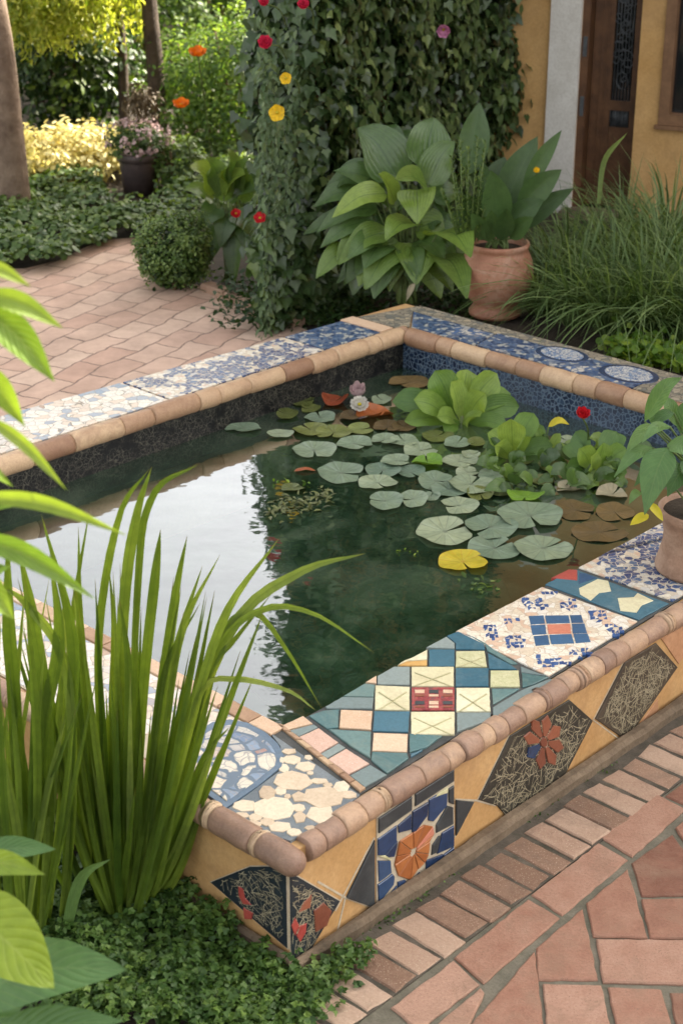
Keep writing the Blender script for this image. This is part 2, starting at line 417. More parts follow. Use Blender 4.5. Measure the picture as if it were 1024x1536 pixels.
# plants
M['ivy'] = leafmat('ivy_leaf', [(0, (0.015, 0.034, 0.011)), (0.5, (0.044, 0.082, 0.025)), (0.85, (0.09, 0.14, 0.043)), (1, (0.17, 0.225, 0.08))], 0.2, 0.33, spec=0.5)
M['ivy_pale'] = leafmat('young_ivy_leaf', [(0, (0.045, 0.085, 0.033)), (0.5, (0.10, 0.155, 0.065)), (1, (0.19, 0.25, 0.12))], 0.22, 0.45)
M['hosta'] = leafmat('hosta_leaf', [(0, (0.045, 0.092, 0.028)), (0.45, (0.10, 0.178, 0.05)), (0.75, (0.18, 0.275, 0.05)), (1, (0.26, 0.36, 0.06))], 0.3, 0.27, 'par', 11, 0.7, (0.025, 0.065, 0.02), 0.5)
M['canna'] = leafmat('canna_leaf', [(0, (0.036, 0.075, 0.025)), (0.6, (0.075, 0.14, 0.042)), (1, (0.12, 0.20, 0.06))], 0.25, 0.38, 'pin', 26, 0.5, (0.10, 0.17, 0.07), 0.25)
M['lance'] = leafmat('lance_leaf', [(0, (0.06, 0.14, 0.045)), (0.5, (0.10, 0.20, 0.07)), (1, (0.19, 0.30, 0.10))], 0.35, 0.42, 'pin', 11, 0.4, (0.2, 0.3, 0.12), 0.3)
M['fresh'] = leafmat('fresh_green_leaf', [(0, (0.075, 0.16, 0.018)), (0.5, (0.145, 0.255, 0.026)), (1, (0.29, 0.385, 0.05))], 0.42, 0.4, 'pin', 10, 0.4, (0.36, 0.44, 0.12), 0.4)
M['yellowleaf'] = leafmat('yellowing_leaf', [(0, (0.42, 0.38, 0.02)), (1, (0.60, 0.48, 0.03))], 0.3, 0.45)
M['rosette'] = leafmat('water_rosette_leaf', [(0, (0.06, 0.135, 0.045)), (0.5, (0.15, 0.26, 0.05)), (1, (0.29, 0.39, 0.10))], 0.35, 0.36, 'par', 11, 0.45, (0.05, 0.12, 0.03), 0.4)
M['pad'] = leafmat('lily_pad', [(0, (0.12, 0.18, 0.135)), (0.5, (0.19, 0.25, 0.175)), (1, (0.30, 0.345, 0.235))], 0.05, 0.38, 'rad', 15, 0.5, (0.085, 0.10, 0.07), 0.6)
M['pad_olive'] = leafmat('olive_lily_pad', [(0, (0.07, 0.09, 0.025)), (0.5, (0.13, 0.15, 0.04)), (1, (0.18, 0.21, 0.07))], 0.05, 0.42, 'rad', 15, 0.4, (0.07, 0.075, 0.03), 0.4)
M['pad_brown'] = leafmat('brown_lily_pad', [(0, (0.07, 0.045, 0.015)), (1, (0.16, 0.105, 0.04))], 0.0, 0.5, 'rad', 15, 0.4, (0.05, 0.035, 0.015), 0.4)
M['pad_pale'] = leafmat('pale_lily_pad', [(0, (0.26, 0.24, 0.16)), (1, (0.36, 0.30, 0.21))], 0.05, 0.5, 'rad', 15, 0.4, (0.16, 0.13, 0.09), 0.4)
M['pad_yellow'] = leafmat('yellow_lily_pad', [(0, (0.40, 0.33, 0.015)), (1, (0.50, 0.40, 0.03))], 0.1, 0.45, 'rad', 13, 0.4, (0.40, 0.17, 0.015), 0.5)
M['pad_green'] = leafmat('bright_lily_pad', [(0, (0.12, 0.24, 0.02)), (1, (0.18, 0.32, 0.04))], 0.15, 0.4, 'rad', 13, 0.4, (0.2, 0.3, 0.1), 0.4)
M['pad_red'] = leafmat('red_lily_pad', [(0, (0.18, 0.028, 0.018)), (1, (0.36, 0.10, 0.025))], 0.05, 0.45, 'rad', 13, 0.4, (0.25, 0.1, 0.03), 0.4)
M['sword'] = leafmat('sword_leaf', [(0, (0.06, 0.12, 0.016)), (0.5, (0.165, 0.255, 0.036)), (0.85, (0.26, 0.36, 0.08)), (1, (0.36, 0.45, 0.17))], 0.42, 0.34, 'par', 15, 0.5, (0.05, 0.105, 0.014), 0.5)
M['mound'] = leafmat('mound_grass_blade', [(0, (0.045, 0.09, 0.026)), (0.5, (0.11, 0.18, 0.06)), (1, (0.23, 0.31, 0.13))], 0.35, 0.42)
M['herb'] = leafmat('herb_leaf', [(0, (0.03, 0.075, 0.014)), (0.5, (0.075, 0.145, 0.028)), (1, (0.17, 0.26, 0.055))], 0.3, 0.5)
M['cover'] = leafmat('ground_cover_leaf', [(0, (0.032, 0.070, 0.018)), (0.5, (0.08, 0.14, 0.034)), (1, (0.17, 0.24, 0.06))], 0.3, 0.45)
M['box'] = leafmat('boxwood_leaf', [(0, (0.032, 0.070, 0.014)), (0.5, (0.085, 0.15, 0.032)), (1, (0.20, 0.28, 0.08))], 0.25, 0.45)
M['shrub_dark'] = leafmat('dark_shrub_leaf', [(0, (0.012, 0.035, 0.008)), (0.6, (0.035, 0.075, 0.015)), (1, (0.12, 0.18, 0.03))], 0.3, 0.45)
M['shrub'] = leafmat('shrub_leaf', [(0, (0.04, 0.095, 0.025)), (0.5, (0.10, 0.18, 0.04)), (1, (0.22, 0.31, 0.08))], 0.45, 0.45)
M['gold'] = leafmat('golden_shrub_leaf', [(0, (0.38, 0.34, 0.10)), (0.5, (0.62, 0.55, 0.24)), (1, (0.80, 0.74, 0.44))], 0.4, 0.5, tcol=(1.2, 1.15, 0.85))
M['willow'] = leafmat('willow_leaf', [(0, (0.12, 0.19, 0.02)), (0.5, (0.30, 0.37, 0.05)), (1, (0.55, 0.56, 0.15))], 0.5, 0.45)
M['dark_bark'] = surf('dark_tree_bark', [(0.3, (0.035, 0.024, 0.016)), (0.7, (0.09, 0.065, 0.045))], 9, 0.9, 0.9, 30, 0.02)
M['bark'] = surf('tree_bark', [(0.3, (0.12, 0.08, 0.055)), (0.7, (0.27, 0.20, 0.145))], 7, 0.9, 0.9, 30, 0.02)
M['stem'] = surf('green_stem', [(0.3, (0.06, 0.10, 0.02)), (0.7, (0.12, 0.17, 0.05))], 20, 0.6, 0.2, 60, 0.002)
M['brown_stem'] = surf('brown_stem', [(0.3, (0.09, 0.06, 0.03)), (0.7, (0.16, 0.11, 0.06))], 20, 0.8, 0.2, 60, 0.002)
M['rock'] = surf('pond_rock', [(0.3, (0.04, 0.075, 0.045)), (0.7, (0.22, 0.27, 0.19))], 7, 0.8, 0.7, 40, 0.01)
M['floor'] = surf('pond_bottom', [(0.3, (0.006, 0.016, 0.009)), (0.7, (0.022, 0.042, 0.024))], 4, 0.9, 0.5, 25, 0.01)


def petal(name, col, trans=0.25, rough=0.5):
    return leafmat(name, [(0, tuple(x * 0.75 for x in col)), (1, col)], trans, rough, tcol=(1.1, 1.0, 1.0))


M['p_red'] = petal('red_petal', (0.62, 0.018, 0.03))
M['p_rose'] = petal('rose_petal', (0.70, 0.035, 0.10))
M['p_orange'] = petal('orange_petal', (0.85, 0.22, 0.01))
M['p_yellow'] = petal('yellow_petal', (0.85, 0.55, 0.01))
M['p_pink'] = petal('pink_petal', (0.72, 0.30, 0.52))
M['p_white'] = petal('white_petal', (0.66, 0.64, 0.58))
M['p_dusty'] = petal('dusty_petal', (0.55, 0.40, 0.42))

# water
m, t, o = new_mat('pond_water')
co = obj_co(t)
nz = noise_tex(t, 2.2, 3, 0.5, co)
nz2 = noise_tex(t, 9.0, 2, 0.5, co)
bm_n = bump(t, val(t, 'ADD', nz.outputs[0], val(t, 'MULTIPLY', nz2.outputs[0], 0.25)), 0.075, 0.05)
fr = N(t, 'ShaderNodeFresnel'); fr.inputs[0].default_value = 1.55
L(t, bm_n, fr.inputs['Normal'])
gl = N(t, 'ShaderNodeBsdfGlossy'); gl.inputs['Roughness'].default_value = 0.03
gl.inputs[0].default_value = (0.97, 0.98, 1.0, 1)
L(t, bm_n, gl.inputs['Normal'])
mk = noise_tex(t, 3.0, 6, 0.65, co, 0.8)
df = N(t, 'ShaderNodeBsdfDiffuse')
L(t, ramp(t, mk.outputs[0], [(0.36, (0.012, 0.030, 0.015)), (0.50, (0.032, 0.070, 0.038)), (0.62, (0.085, 0.13, 0.08))]), df.inputs[0])
tp = N(t, 'ShaderNodeBsdfTransparent'); tp.inputs[0].default_value = (0.55, 0.78, 0.62, 1)
mx = N(t, 'ShaderNodeMixShader'); mx.inputs[0].default_value = 0.55
L(t, df.outputs[0], mx.inputs[1]); L(t, tp.outputs[0], mx.inputs[2])
mw = N(t, 'ShaderNodeMixShader')
L(t, val(t, 'ADD', val(t, 'MULTIPLY', fr.outputs[0], 2.3), 0.01, clamp=True), mw.inputs[0])
L(t, mx.outputs[0], mw.inputs[1]); L(t, gl.outputs[0], mw.inputs[2])
L(t, mw.outputs[0], o.inputs[0])
M['water'] = m

# glass
m, t, o = new_mat('dark_window_glass')
b = principled(t, o, (0.012, 0.014, 0.016), 0.06, 0.6)
M['glass'] = m

# flagstone path: courses of soft-edged slabs
m, t, o = new_mat('pink_flagstone_path')
co = obj_co(t)
mp = N(t, 'ShaderNodeMapping'); mp.inputs['Rotation'].default_value = (0, 0, R(-62))
L(t, co, mp.inputs[0])
dn = noise_tex(t, 3.2, 3, 0.55, co)
off = N(t, 'ShaderNodeVectorMath', operation='SCALE'); L(t, dn.outputs['Color'], off.inputs[0]); off.inputs['Scale'].default_value = 0.13
ad = N(t, 'ShaderNodeVectorMath', operation='ADD'); L(t, mp.outputs[0], ad.inputs[0]); L(t, off.outputs[0], ad.inputs[1])
bt = N(t, 'ShaderNodeTexBrick')
L(t, ad.outputs[0], bt.inputs[0])
bt.inputs['Scale'].default_value = 1.0
bt.inputs['Brick Width'].default_value = 0.30
bt.inputs['Row Height'].default_value = 0.175
bt.inputs['Mortar Size'].default_value = 0.007
bt.inputs['Mortar Smooth'].default_value = 0.5
bt.inputs['Color1'].default_value = (0.42, 0.27, 0.205, 1)
bt.inputs['Color2'].default_value = (0.54, 0.40, 0.315, 1)
bt.inputs['Mortar'].default_value = (0.19, 0.13, 0.10, 1)
n2 = noise_tex(t, 4, 5, 0.7, co)
n3 = noise_tex(t, 70, 5, 0.7, co)
c = mixc(t, 0.75, bt.outputs[0], mixc(t, 1.0, bt.outputs[0], ramp(t, n2.outputs[0], [(0.3, (0.70, 0.66, 0.62)), (0.7, (1.25, 1.22, 1.18))]), 'MULTIPLY'))
h = val(t, 'ADD', val(t, 'MULTIPLY', bt.outputs['Fac'], -1.0), val(t, 'ADD', val(t, 'MULTIPLY', n3.outputs[0], 0.3), n2.outputs[0]))
principled(t, o, c, 0.75, 0.4, bump(t, h, 0.5, 0.008))
M['path'] = m


# ------------------------------------------------------------------ mesh builders
class MB:
    """collects faces (with material slot, uv, rnd); build() links ONE mesh object"""
    def __init__(s):
        s.v = []; s.f = []; s.m = []; s.r = []; s.uv = []

    def face_set(s, verts, faces, mat=0, rnd=0.5, uvs=None):
        k = len(s.v)
        s.v.extend([tuple(map(float, p)) for p in verts])
        for f in faces:
            s.f.append(tuple(i + k for i in f))
            s.m.append(mat)
            s.r.append(rnd)
            s.uv.extend([uvs[i] for i in f] if uvs is not None else [(0.5, 0.5)] * len(f))

    def prism(s, poly, n, h, mat=0, rnd=0.5, bev=0.0):
        """polygon in space, extruded along n by h, optional bevelled top"""
        P = np.asarray(poly, float); n = nrm(n)
        # orientation
        a = np.zeros(3)
        for i in range(len(P)):
            a += np.cross(P[i] - P[0], P[(i + 1) % len(P)] - P[0])
        if np.dot(a, n) < 0:
            P = P[::-1]
        k = len(P)
        rings = [P]
        if bev > 0:
            cen = P.mean(0)
            rings.append(P + n * (h - bev))
            Q = inset(P, n, bev)
            rings.append(Q + n * h)
        else:
            rings.append(P + n * h)
        V_ = np.concatenate(rings)
        F = []
        for r_ in range(len(rings) - 1):
            for i in range(k):
                j = (i + 1) % k
                F.append((r_ * k + i, r_ * k + j, (r_ + 1) * k + j, (r_ + 1) * k + i))
        F.append(tuple((len(rings) - 1) * k + i for i in range(k)))
        F.append(tuple(range(k - 1, -1, -1)))
        s.face_set(V_, F, mat, rnd)

    def box(s, lo, hi, mat=0, rnd=0.5):
        x0, y0, z0 = lo; x1, y1, z1 = hi
        s.prism([(x0, y0, z0), (x1, y0, z0), (x1, y1, z0), (x0, y1, z0)], (0, 0, 1), z1 - z0, mat, rnd)

    def tube(s, pts, rad, seg=8, mat=0, rnd=0.5, cap=True, jit=0.0):
        P = np.asarray(pts, float); n = len(P)
        rad = np.broadcast_to(np.asarray(rad, float), (n,))
        T = nrm(np.gradient(P, axis=0))
        up = np.array([0, 0, 1.0]) if abs(T[0][2]) < 0.9 else np.array([1.0, 0, 0])
        vs = []
        for i in range(n):
            x = nrm(np.cross(T[i], up)); y = np.cross(x, T[i])
            for k in range(seg):
                a = 2 * math.pi * k / seg
                vs.append(P[i] + rad[i] * (1 + (mnoise.noise(Vector(tuple(P[i] * 22)) + Vector((math.cos(a), math.sin(a), 0)) * 1.3) * jit if jit else 0)) * (math.cos(a) * x + math.sin(a) * y))
        F = []
        for i in range(n - 1):
            for k in range(seg):
                j = (k + 1) % seg
                F.append((i * seg + k, i * seg + j, (i + 1) * seg + j, (i + 1) * seg + k))
        if cap:
            F.append(tuple(range(seg - 1, -1, -1)))
            F.append(tuple((n - 1) * seg + k for k in range(seg)))
        s.face_set(vs, F, mat, rnd)

    def lathe(s, cen, prof, seg=40, mat=0, rnd=0.5, wob=0.0):
        vs, F = [], []
        for (r_, z) in prof:
            for k in range(seg):
                a = 2 * math.pi * k / seg
                rr = r_ * (1 + wob * math.sin(3 * a + z * 9))
                vs.append((cen[0] + rr * math.cos(a), cen[1] + rr * math.sin(a), cen[2] + z))
        for i in range(len(prof) - 1):
            for k in range(seg):
                j = (k + 1) % seg
                F.append((i * seg + k, i * seg + j, (i + 1) * seg + j, (i + 1) * seg + k))
        s.face_set(vs, F, mat, rnd)

    def leaf(s, curve, width, normal, fold=0.15, prof='ovate', mat=0, rnd=0.5, n=9, wave=0.03, cup=0.0):
        """leaf blade along a curve of points; fold lifts the halves, wave ripples the edge"""
        C = smooth(curve, n); n = len(C)
        T = nrm(np.gradient(C, axis=0))
        nv = np.asarray(normal, float)
        ts = np.linspace(0, 1, n)
        pr = profile(prof, ts)
        ph = random.random() * 6.3
        us = (-1, -0.5, 0, 0.5, 1)
        vs, uv = [], []
        for i in range(n):
            sd = nrm(np.cross(T[i], nv)); up = nrm(np.cross(sd, T[i]))
            w_ = width * 0.5 * pr[i]
            for u in us:
                lift = fold * abs(u) * w_ * 1.2 + cup * u * u * w_ + wave * width * abs(u) ** 2 * math.sin(ts[i] * 11 + ph + (2 if u > 0 else 0))
                vs.append(C[i] + sd * (u * w_) + up * lift)
                uv.append((0.5 + 0.5 * u, ts[i]))
        F = []
        for i in range(n - 1):
            for k in range(4):
                F.append((i * 5 + k, i * 5 + k + 1, (i + 1) * 5 + k + 1, (i + 1) * 5 + k))
        s.face_set(vs, F, mat, rnd, uv)

    def build(s, name, mats, parent=None, smooth_=True, label=None):
        me = bpy.data.meshes.new(name)
        me.from_pydata(s.v, [], s.f)
        mats = mats if isinstance(mats, (list, tuple)) else [mats]
        for x in mats:
            me.materials.append(x)
        me.polygons.foreach_set('material_index', s.m)
        me.polygons.foreach_set('use_smooth', [smooth_] * len(s.f))
        at = me.attributes.new('rnd', 'FLOAT', 'FACE')
        at.data.foreach_set('value', s.r)
        ul = me.uv_layers.new(name='UVMap')
        ul.data.foreach_set('uv', [c_ for p in s.uv for c_ in p])
        me.update()
        ob = bpy.data.objects.new(name, me)
        COL.objects.link(ob)
        if parent is not None:
            put(ob, parent)
        if label:
            ob['label'] = label
        return ob


def put(ob, parent):
    """parent a part whose mesh is in world coordinates"""
    ob.parent = parent
    ob.matrix_parent_inverse = parent_world(parent).inverted()


def parent_world(p):
    from mathutils import Matrix
    m_ = Matrix.Translation(p.location)
    return (p.parent.matrix_parent_inverse and parent_world(p.parent) @ p.matrix_parent_inverse @ m_) if p.parent else m_


def inset(P, n, d):
    """move polygon edges inwards by d in its plane"""
    k = len(P)
    out = []
    for i in range(k):
        p0, p1, p2 = P[i - 1], P[i], P[(i + 1) % k]
        e1, e2 = nrm(p1 - p0), nrm(p2 - p1)
        i1, i2 = np.cross(n, e1), np.cross(n, e2)
        b = i1 + i2
        l = np.dot(b, b)
        if l < 0.15:
            out.append(p1 + nrm(i1) * d)
        else:
            out.append(p1 + b * (2 * d / l) * 1.0)
    return np.array(out)


def rough(P, amt, step):
    """hand-cut outline: subdivide the edges and jitter them a little"""
    out = []
    k = len(P)
    for i in range(k):
        p, q = P[i], P[(i + 1) % k]
        m_ = max(1, int(np.linalg.norm(q - p) / step))
        e1 = nrm(q - p)
        for j_ in range(m_):
            o_ = p + (q - p) * (j_ / m_)
            c_ = random.uniform(-1, 1) * amt
            out.append(o_ + np.array([-e1[1], e1[0], 0]) * (c_ if j_ else 0) + e1 * (c_ * .5 if j_ else 0))
    return np.array(out)


def smooth(pts, n):
    """catmull-rom through the points, n samples"""
    P = np.asarray(pts, float)
    if len(P) == 2:
        return np.array([P[0] + (P[1] - P[0]) * t_ for t_ in np.linspace(0, 1, n)])
    E = np.vstack([2 * P[0] - P[1], P, 2 * P[-1] - P[-2]])
    out = []
    for t_ in np.linspace(0, len(P) - 1 - 1e-6, n):
        i = int(t_); f = t_ - i
        a, b_, c_, d = E[i], E[i + 1], E[i + 2], E[i + 3]
        out.append(0.5 * ((2 * b_) + (-a + c_) * f + (2 * a - 5 * b_ + 4 * c_ - d) * f * f + (-a + 3 * b_ - 3 * c_ + d) * f ** 3))
    return np.array(out)


def profile(kind, t_):
    if kind == 'ovate':
        return np.clip(np.sin(np.pi * np.clip(t_, 0, 1) ** 0.75), 0.03, 1) ** 0.85 * np.where(t_ > 0.985, 0.1, 1)
    if kind == 'heart':
        return np.clip(np.sin(np.pi * np.clip(t_ * 0.985 + 0.015, 0, 1) ** 0.58), 0.02, 1) ** 0.8
    if kind == 'lance':
        return np.clip(np.sin(np.pi * np.clip(t_, 0, 1) ** 0.8), 0.03, 1) ** 1.05
    if kind == 'sword':
        return np.clip(np.minimum(0.75 + t_ * 0.6, (1 - t_) * 2.8) ** 0.8, 0.02, 1)
    if kind == 'spoon':
        return np.clip(0.22 * (1 - t_) + np.sin(np.pi * np.clip(t_, 0, 1) ** 1.7) ** 0.7, 0.05, 1.0) * np.where(t_ > 0.98, 0.45, 1)
    if kind == 'petal':
        return np.clip(np.sin(np.pi * np.clip(0.1 + t_ * 0.86, 0, 1)) ** 0.6, 0.1, 1)
    return np.ones_like(t_)


# leaf templates for big leaf clouds: verts (tip along +x, face up +z), faces
def T_ovate(w_=0.5):
    v = [(0, 0, 0), (0.35, w_ * .5, .07), (0.75, w_ * .36, .05), (1, 0, -.06), (0.75, -w_ * .36, .05), (0.35, -w_ * .5, .07), (0.4, 0, 0), (0.75, 0, -.01)]
    f = [(0, 6, 1), (1, 6, 7, 2), (2, 7, 3), (0, 5, 6), (5, 4, 7, 6), (4, 3, 7)]
    return np.array(v), f


def T_ivy():
    v = [(0.1, 0, 0), (0.0, .26, .05), (.28, .5, .03), (.48, .28, .06), (1, 0, -.08), (.48, -.28, .06), (.28, -.5, .03), (0, -.26, .05), (.4, 0, 0)]
    f = [(0, 8, 2, 1), (8, 3, 2), (8, 4, 3), (0, 7, 6, 8), (8, 6, 5), (8, 5, 4)]
    return np.array(v), f


def T_round():
    v = [(0, 0, 0)] + [(0.5 + 0.5 * math.cos(a), 0.46 * math.sin(a), 0.05 * math.cos(2 * a)) for a in np.linspace(-2.6, 2.6, 8)]
    return np.array(v), [(0, i, i + 1) for i in range(1, 8)]


def cloud(name, mat, pos, nor, size, tmpl, parent=None, tip=None, tipmix=0.0, rnd=None, label=None):
    """one mesh of many leaves: positions, facing normals, sizes"""
    tv, tf = tmpl
    pos = np.asarray(pos); n_ = len(pos); k = len(tv)
    z = nrm(nor)
    rv = rng.normal(size=(n_, 3))
    if tip is not None:
        rv = rv * (1 - tipmix) + np.asarray(tip) * tipmix * 1.5
    x = nrm(rv - z * np.sum(rv * z, 1, keepdims=True))
    y = np.cross(z, x)
    size = np.broadcast_to(size, (n_,))[:, None, None]
    bend = rng.uniform(0.5, 2.2, (n_, 1))
    vv = pos[:, None, :] + size * (tv[None, :, 0:1] * x[:, None, :] + tv[None, :, 1:2] * y[:, None, :] + (tv[None, :, 2] * bend)[:, :, None] * z[:, None, :])
    vv = vv.reshape(-1, 3)
    lens = np.array([len(f) for f in tf])
    flat = np.concatenate([np.array(f) for f in tf])
    loops = (flat[None, :] + (np.arange(n_) * k)[:, None]).reshape(-1)
    tot = np.tile(lens, n_)
    start = np.concatenate([[0], np.cumsum(tot)[:-1]])
    me = bpy.data.meshes.new(name)
    me.vertices.add(len(vv)); me.vertices.foreach_set('co', vv.astype(np.float32).reshape(-1))
    me.loops.add(len(loops)); me.loops.foreach_set('vertex_index', loops.astype(np.int32))
    me.polygons.add(len(tot)); me.polygons.foreach_set('loop_start', start.astype(np.int32))
    me.update(calc_edges=True)
    if rnd is None:
        rnd = rng.uniform(0, 1, n_)
    at = me.attributes.new('rnd', 'FLOAT', 'FACE')
    at.data.foreach_set('value', np.repeat(np.clip(rnd, 0, 1), len(tf)).astype(np.float32))
    me.polygons.foreach_set('use_smooth', [True] * len(tot))
    me.materials.append(mat)
    ob = bpy.data.objects.new(name, me)
    COL.objects.link(ob)
    if parent is not None:
        put(ob, parent)
    if label:
        ob['label'] = label
    return ob


def ribbons(name, mat, base, tipdir, length, width, droop, parent=None, seg=7, rnd=None):
    """grass: N blades, each a curved, slightly folded ribbon"""
    base = np.asarray(base, float); n_ = len(base)
    d = nrm(tipdir)
    hz = d * np.array([1, 1, 0]); hz = nrm(hz + rng.normal(size=(n_, 3)) * 1e-4 * np.array([1, 1, 0]))
    length = np.broadcast_to(length, (n_,)); width = np.broadcast_to(width, (n_,)); droop = np.broadcast_to(droop, (n_,))
    side = nrm(np.cross(hz, np.array([0, 0, 1.0])) + rng.normal(size=(n_, 3)) * 0.25)
    ts = np.linspace(0, 1, seg)
    vv = np.zeros((n_, seg, 3, 3))
    for i, t_ in enumerate(ts):
        c_ = base + d * (length * t_)[:, None] + hz * (length * droop * 0.45 * t_ ** 2)[:, None] - np.array([0, 0, 1.0]) * (length * droop * 0.8 * t_ ** 2.4)[:, None]
        w_ = width * min(0.6 + t_ * 1.2, 1.0, (1 - t_) * 2.2 + 0.04) * 0.5
        vv[:, i, 0] = c_ - side * w_[:, None] + np.cross(side, d) * (w_ * .35)[:, None]
        vv[:, i, 1] = c_
        vv[:, i, 2] = c_ + side * w_[:, None] + np.cross(side, d) * (w_ * .35)[:, None]
    q = []
    for i in range(seg - 1):
        for k in range(2):
            q.append((i * 3 + k, i * 3 + k + 1, (i + 1) * 3 + k + 1, (i + 1) * 3 + k))
    q = np.array(q)
    loops = (q.reshape(-1)[None, :] + (np.arange(n_) * seg * 3)[:, None]).reshape(-1)
    nf = n_ * len(q)
    me = bpy.data.meshes.new(name)
    me.vertices.add(n_ * seg * 3); me.vertices.foreach_set('co', vv.astype(np.float32).reshape(-1))
    me.loops.add(len(loops)); me.loops.foreach_set('vertex_index', loops.astype(np.int32))
    me.polygons.add(nf); me.polygons.foreach_set('loop_start', (np.arange(nf) * 4).astype(np.int32))
    me.update(calc_edges=True)
    if rnd is None:
        rnd = rng.uniform(0, 1, n_)
    at = me.attributes.new('rnd', 'FLOAT', 'FACE')
    at.data.foreach_set('value', np.repeat(rnd, len(q)).astype(np.float32))
    me.polygons.foreach_set('use_smooth', [True] * nf)
    me.materials.append(mat)
    ob = bpy.data.objects.new(name, me)
    COL.objects.link(ob)
    if parent is not None:
        put(ob, parent)
    return ob


def crown_pts(cen, rad, n_clump, per, csize, shell=0.55, flat=0.0):
    """leaf positions clustered in clumps through the outer part of an ellipsoid: pos, normal, rnd"""
    cen = np.asarray(cen, float); rad = np.asarray(rad, float)
    dirs = nrm(rng.normal(size=(n_clump, 3)))
    if flat:
        dirs[:, 2] = np.abs(dirs[:, 2]) if flat > 0.9 else dirs[:, 2]
    rr = rng.uniform(shell, 1.0, (n_clump, 1))
    cc = cen + dirs * rr * rad
    cr = rng.uniform(0.6, 1.3, (n_clump, 1)) * csize
    off = nrm(rng.normal(size=(n_clump, per, 3))) * rng.uniform(0.2, 1, (n_clump, per, 1)) ** 0.5
    pos = cc[:, None, :] + off * cr[:, None, :]
    nor = off * 0.8 + dirs[:, None, :] * 0.5 + np.array([0, 0, 0.55]) + rng.normal(size=off.shape) * 0.35
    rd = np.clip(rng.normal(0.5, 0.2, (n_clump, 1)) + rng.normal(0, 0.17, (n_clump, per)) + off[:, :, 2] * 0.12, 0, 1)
    return pos.reshape(-1, 3), nor.reshape(-1, 3), rd.reshape(-1)


def tag(o_, label=None, cat=None, group=None, kind=None):
    if label: o_['label'] = label
    if cat: o_['category'] = cat
    if group: o_['group'] = group
    if kind: o_['kind'] = kind
    return o_


def thing(name, label, cat, loc=(0, 0, 0), group=None):
    e = bpy.data.objects.new(name, None)
    e.empty_display_size = 0.05
    e.location = tuple(map(float, loc))
    COL.objects.link(e)
    return tag(e, label, cat, group)


def struct(mb, name, mats, smooth_=False):
    return tag(mb.build(name, mats, None, smooth_), kind='structure')


# ------------------------------------------------------------------ pool frame
NI = U(428, 1088, .4)
A_ = nrm((U(1202, 666, .4) - NI) * [1, 1, 0])
B_ = np.array([-A_[1], A_[0], 0])
UPV = np.array([0, 0, 1.0])
RIM = 0.40


def P(a, b, z=0.0):
    return np.array([NI[0], NI[1], 0]) + a * A_ + b * B_ + UPV * z


def ab(p):
    d = np.asarray(p) - NI
    return float(np.dot(d[:2], A_[:2])), float(np.dot(d[:2], B_[:2]))


AW = 3.13                                  # inner length along A
def b_in(a): return 2.36 - (a / AW) * 0.08  # inner line of the back-left wall
def b_out(a): return 2.855 - (a / 3.5) * 0.255
A_OUT = 3.51
FA, FB = -.440, -.450                      # outer faces of the front walls
WATER_Z = 0.20

# ------------------------------------------------------------------ ground, path, paving
g = MB()
als = np.concatenate([np.linspace(-60, -4, 9), np.linspace(-3, -.8, 8), [-.42], np.linspace(.2, 3.2, 7), [3.495, 3.53, 3.58, 3.7, 4.0, 4.5, 5.0, 5.5, 6.0, 6.6], np.linspace(8, 130, 10)])
bls = np.concatenate([np.linspace(-60, -5, 8), np.linspace(-4, -.9, 7), [-.42], np.linspace(0, 2.1, 7), [2.2, 2.3, 2.4, 2.5, 2.58], np.linspace(3.2, 6, 6), np.linspace(8, 60, 8)])


def ground_z(a, b):
    k1 = min(max((a - 3.52) / 0.05, 0), 1) * min(max((2.55 - b) / 0.25, 0), 1) * min(max((6.2 - a) / 0.5, 0), 1)   # raised bed behind the far right wall
    return 0.24 * k1 - 0.012


vs = [tuple(P(a, b, ground_z(a, b))) for b in bls for a in als]
na = len(als)
fs = []
for j in range(len(bls) - 1):
    for i in range(na - 1):
        ca, cb2 = (als[i] + als[i + 1]) / 2, (bls[j] + bls[j + 1]) / 2
        if -.42 < ca < 3.495 and -.42 < cb2 < 2.58:
            continue                       # the pond stands here
        fs.append((j * na + i, j * na + i + 1, (j + 1) * na + i + 1, (j + 1) * na + i))
g.face_set(vs, fs)
struct(g, 'ground', M['soil'], True)

# pink flagstone path behind the pool on the left, curving away behind the box bush
edge = [(0, 405), (40, 403), (90, 391), (130, 371), (165, 360), (205, 357), (235, 352), (262, 344)]
edge2 = [(285, 356), (268, 380), (250, 405), (320, 440), (370, 460), (440, 488), (470, 500)]
pp = [U(x, y, 0) for x, y in edge] + [U(x, y, 0) for x, y in edge2]
far_b = [P(3.0, 2.7), P(-.6, 2.7), P(-2.6, 2.7), P(-3.0, 4.9)]
poly = [tuple(p) for p in pp] + [tuple(q) for q in far_b]
g = MB()
g.face_set([(p[0], p[1], 0.004) for p in poly], [tuple(range(len(poly)))])
struct(g, 'path', M['path'])

# foreground paving: bed, brick border, traced slabs
g = MB()
c0 = [P(-1.1, -.47), P(4.2, -.47), P(4.2, -4.5), P(-1.1, -4.5)]
g.face_set([(p[0], p[1], 0.001) for p in c0], [(0, 1, 2, 3)])
struct(g, 'paving_bed', M['grout'])

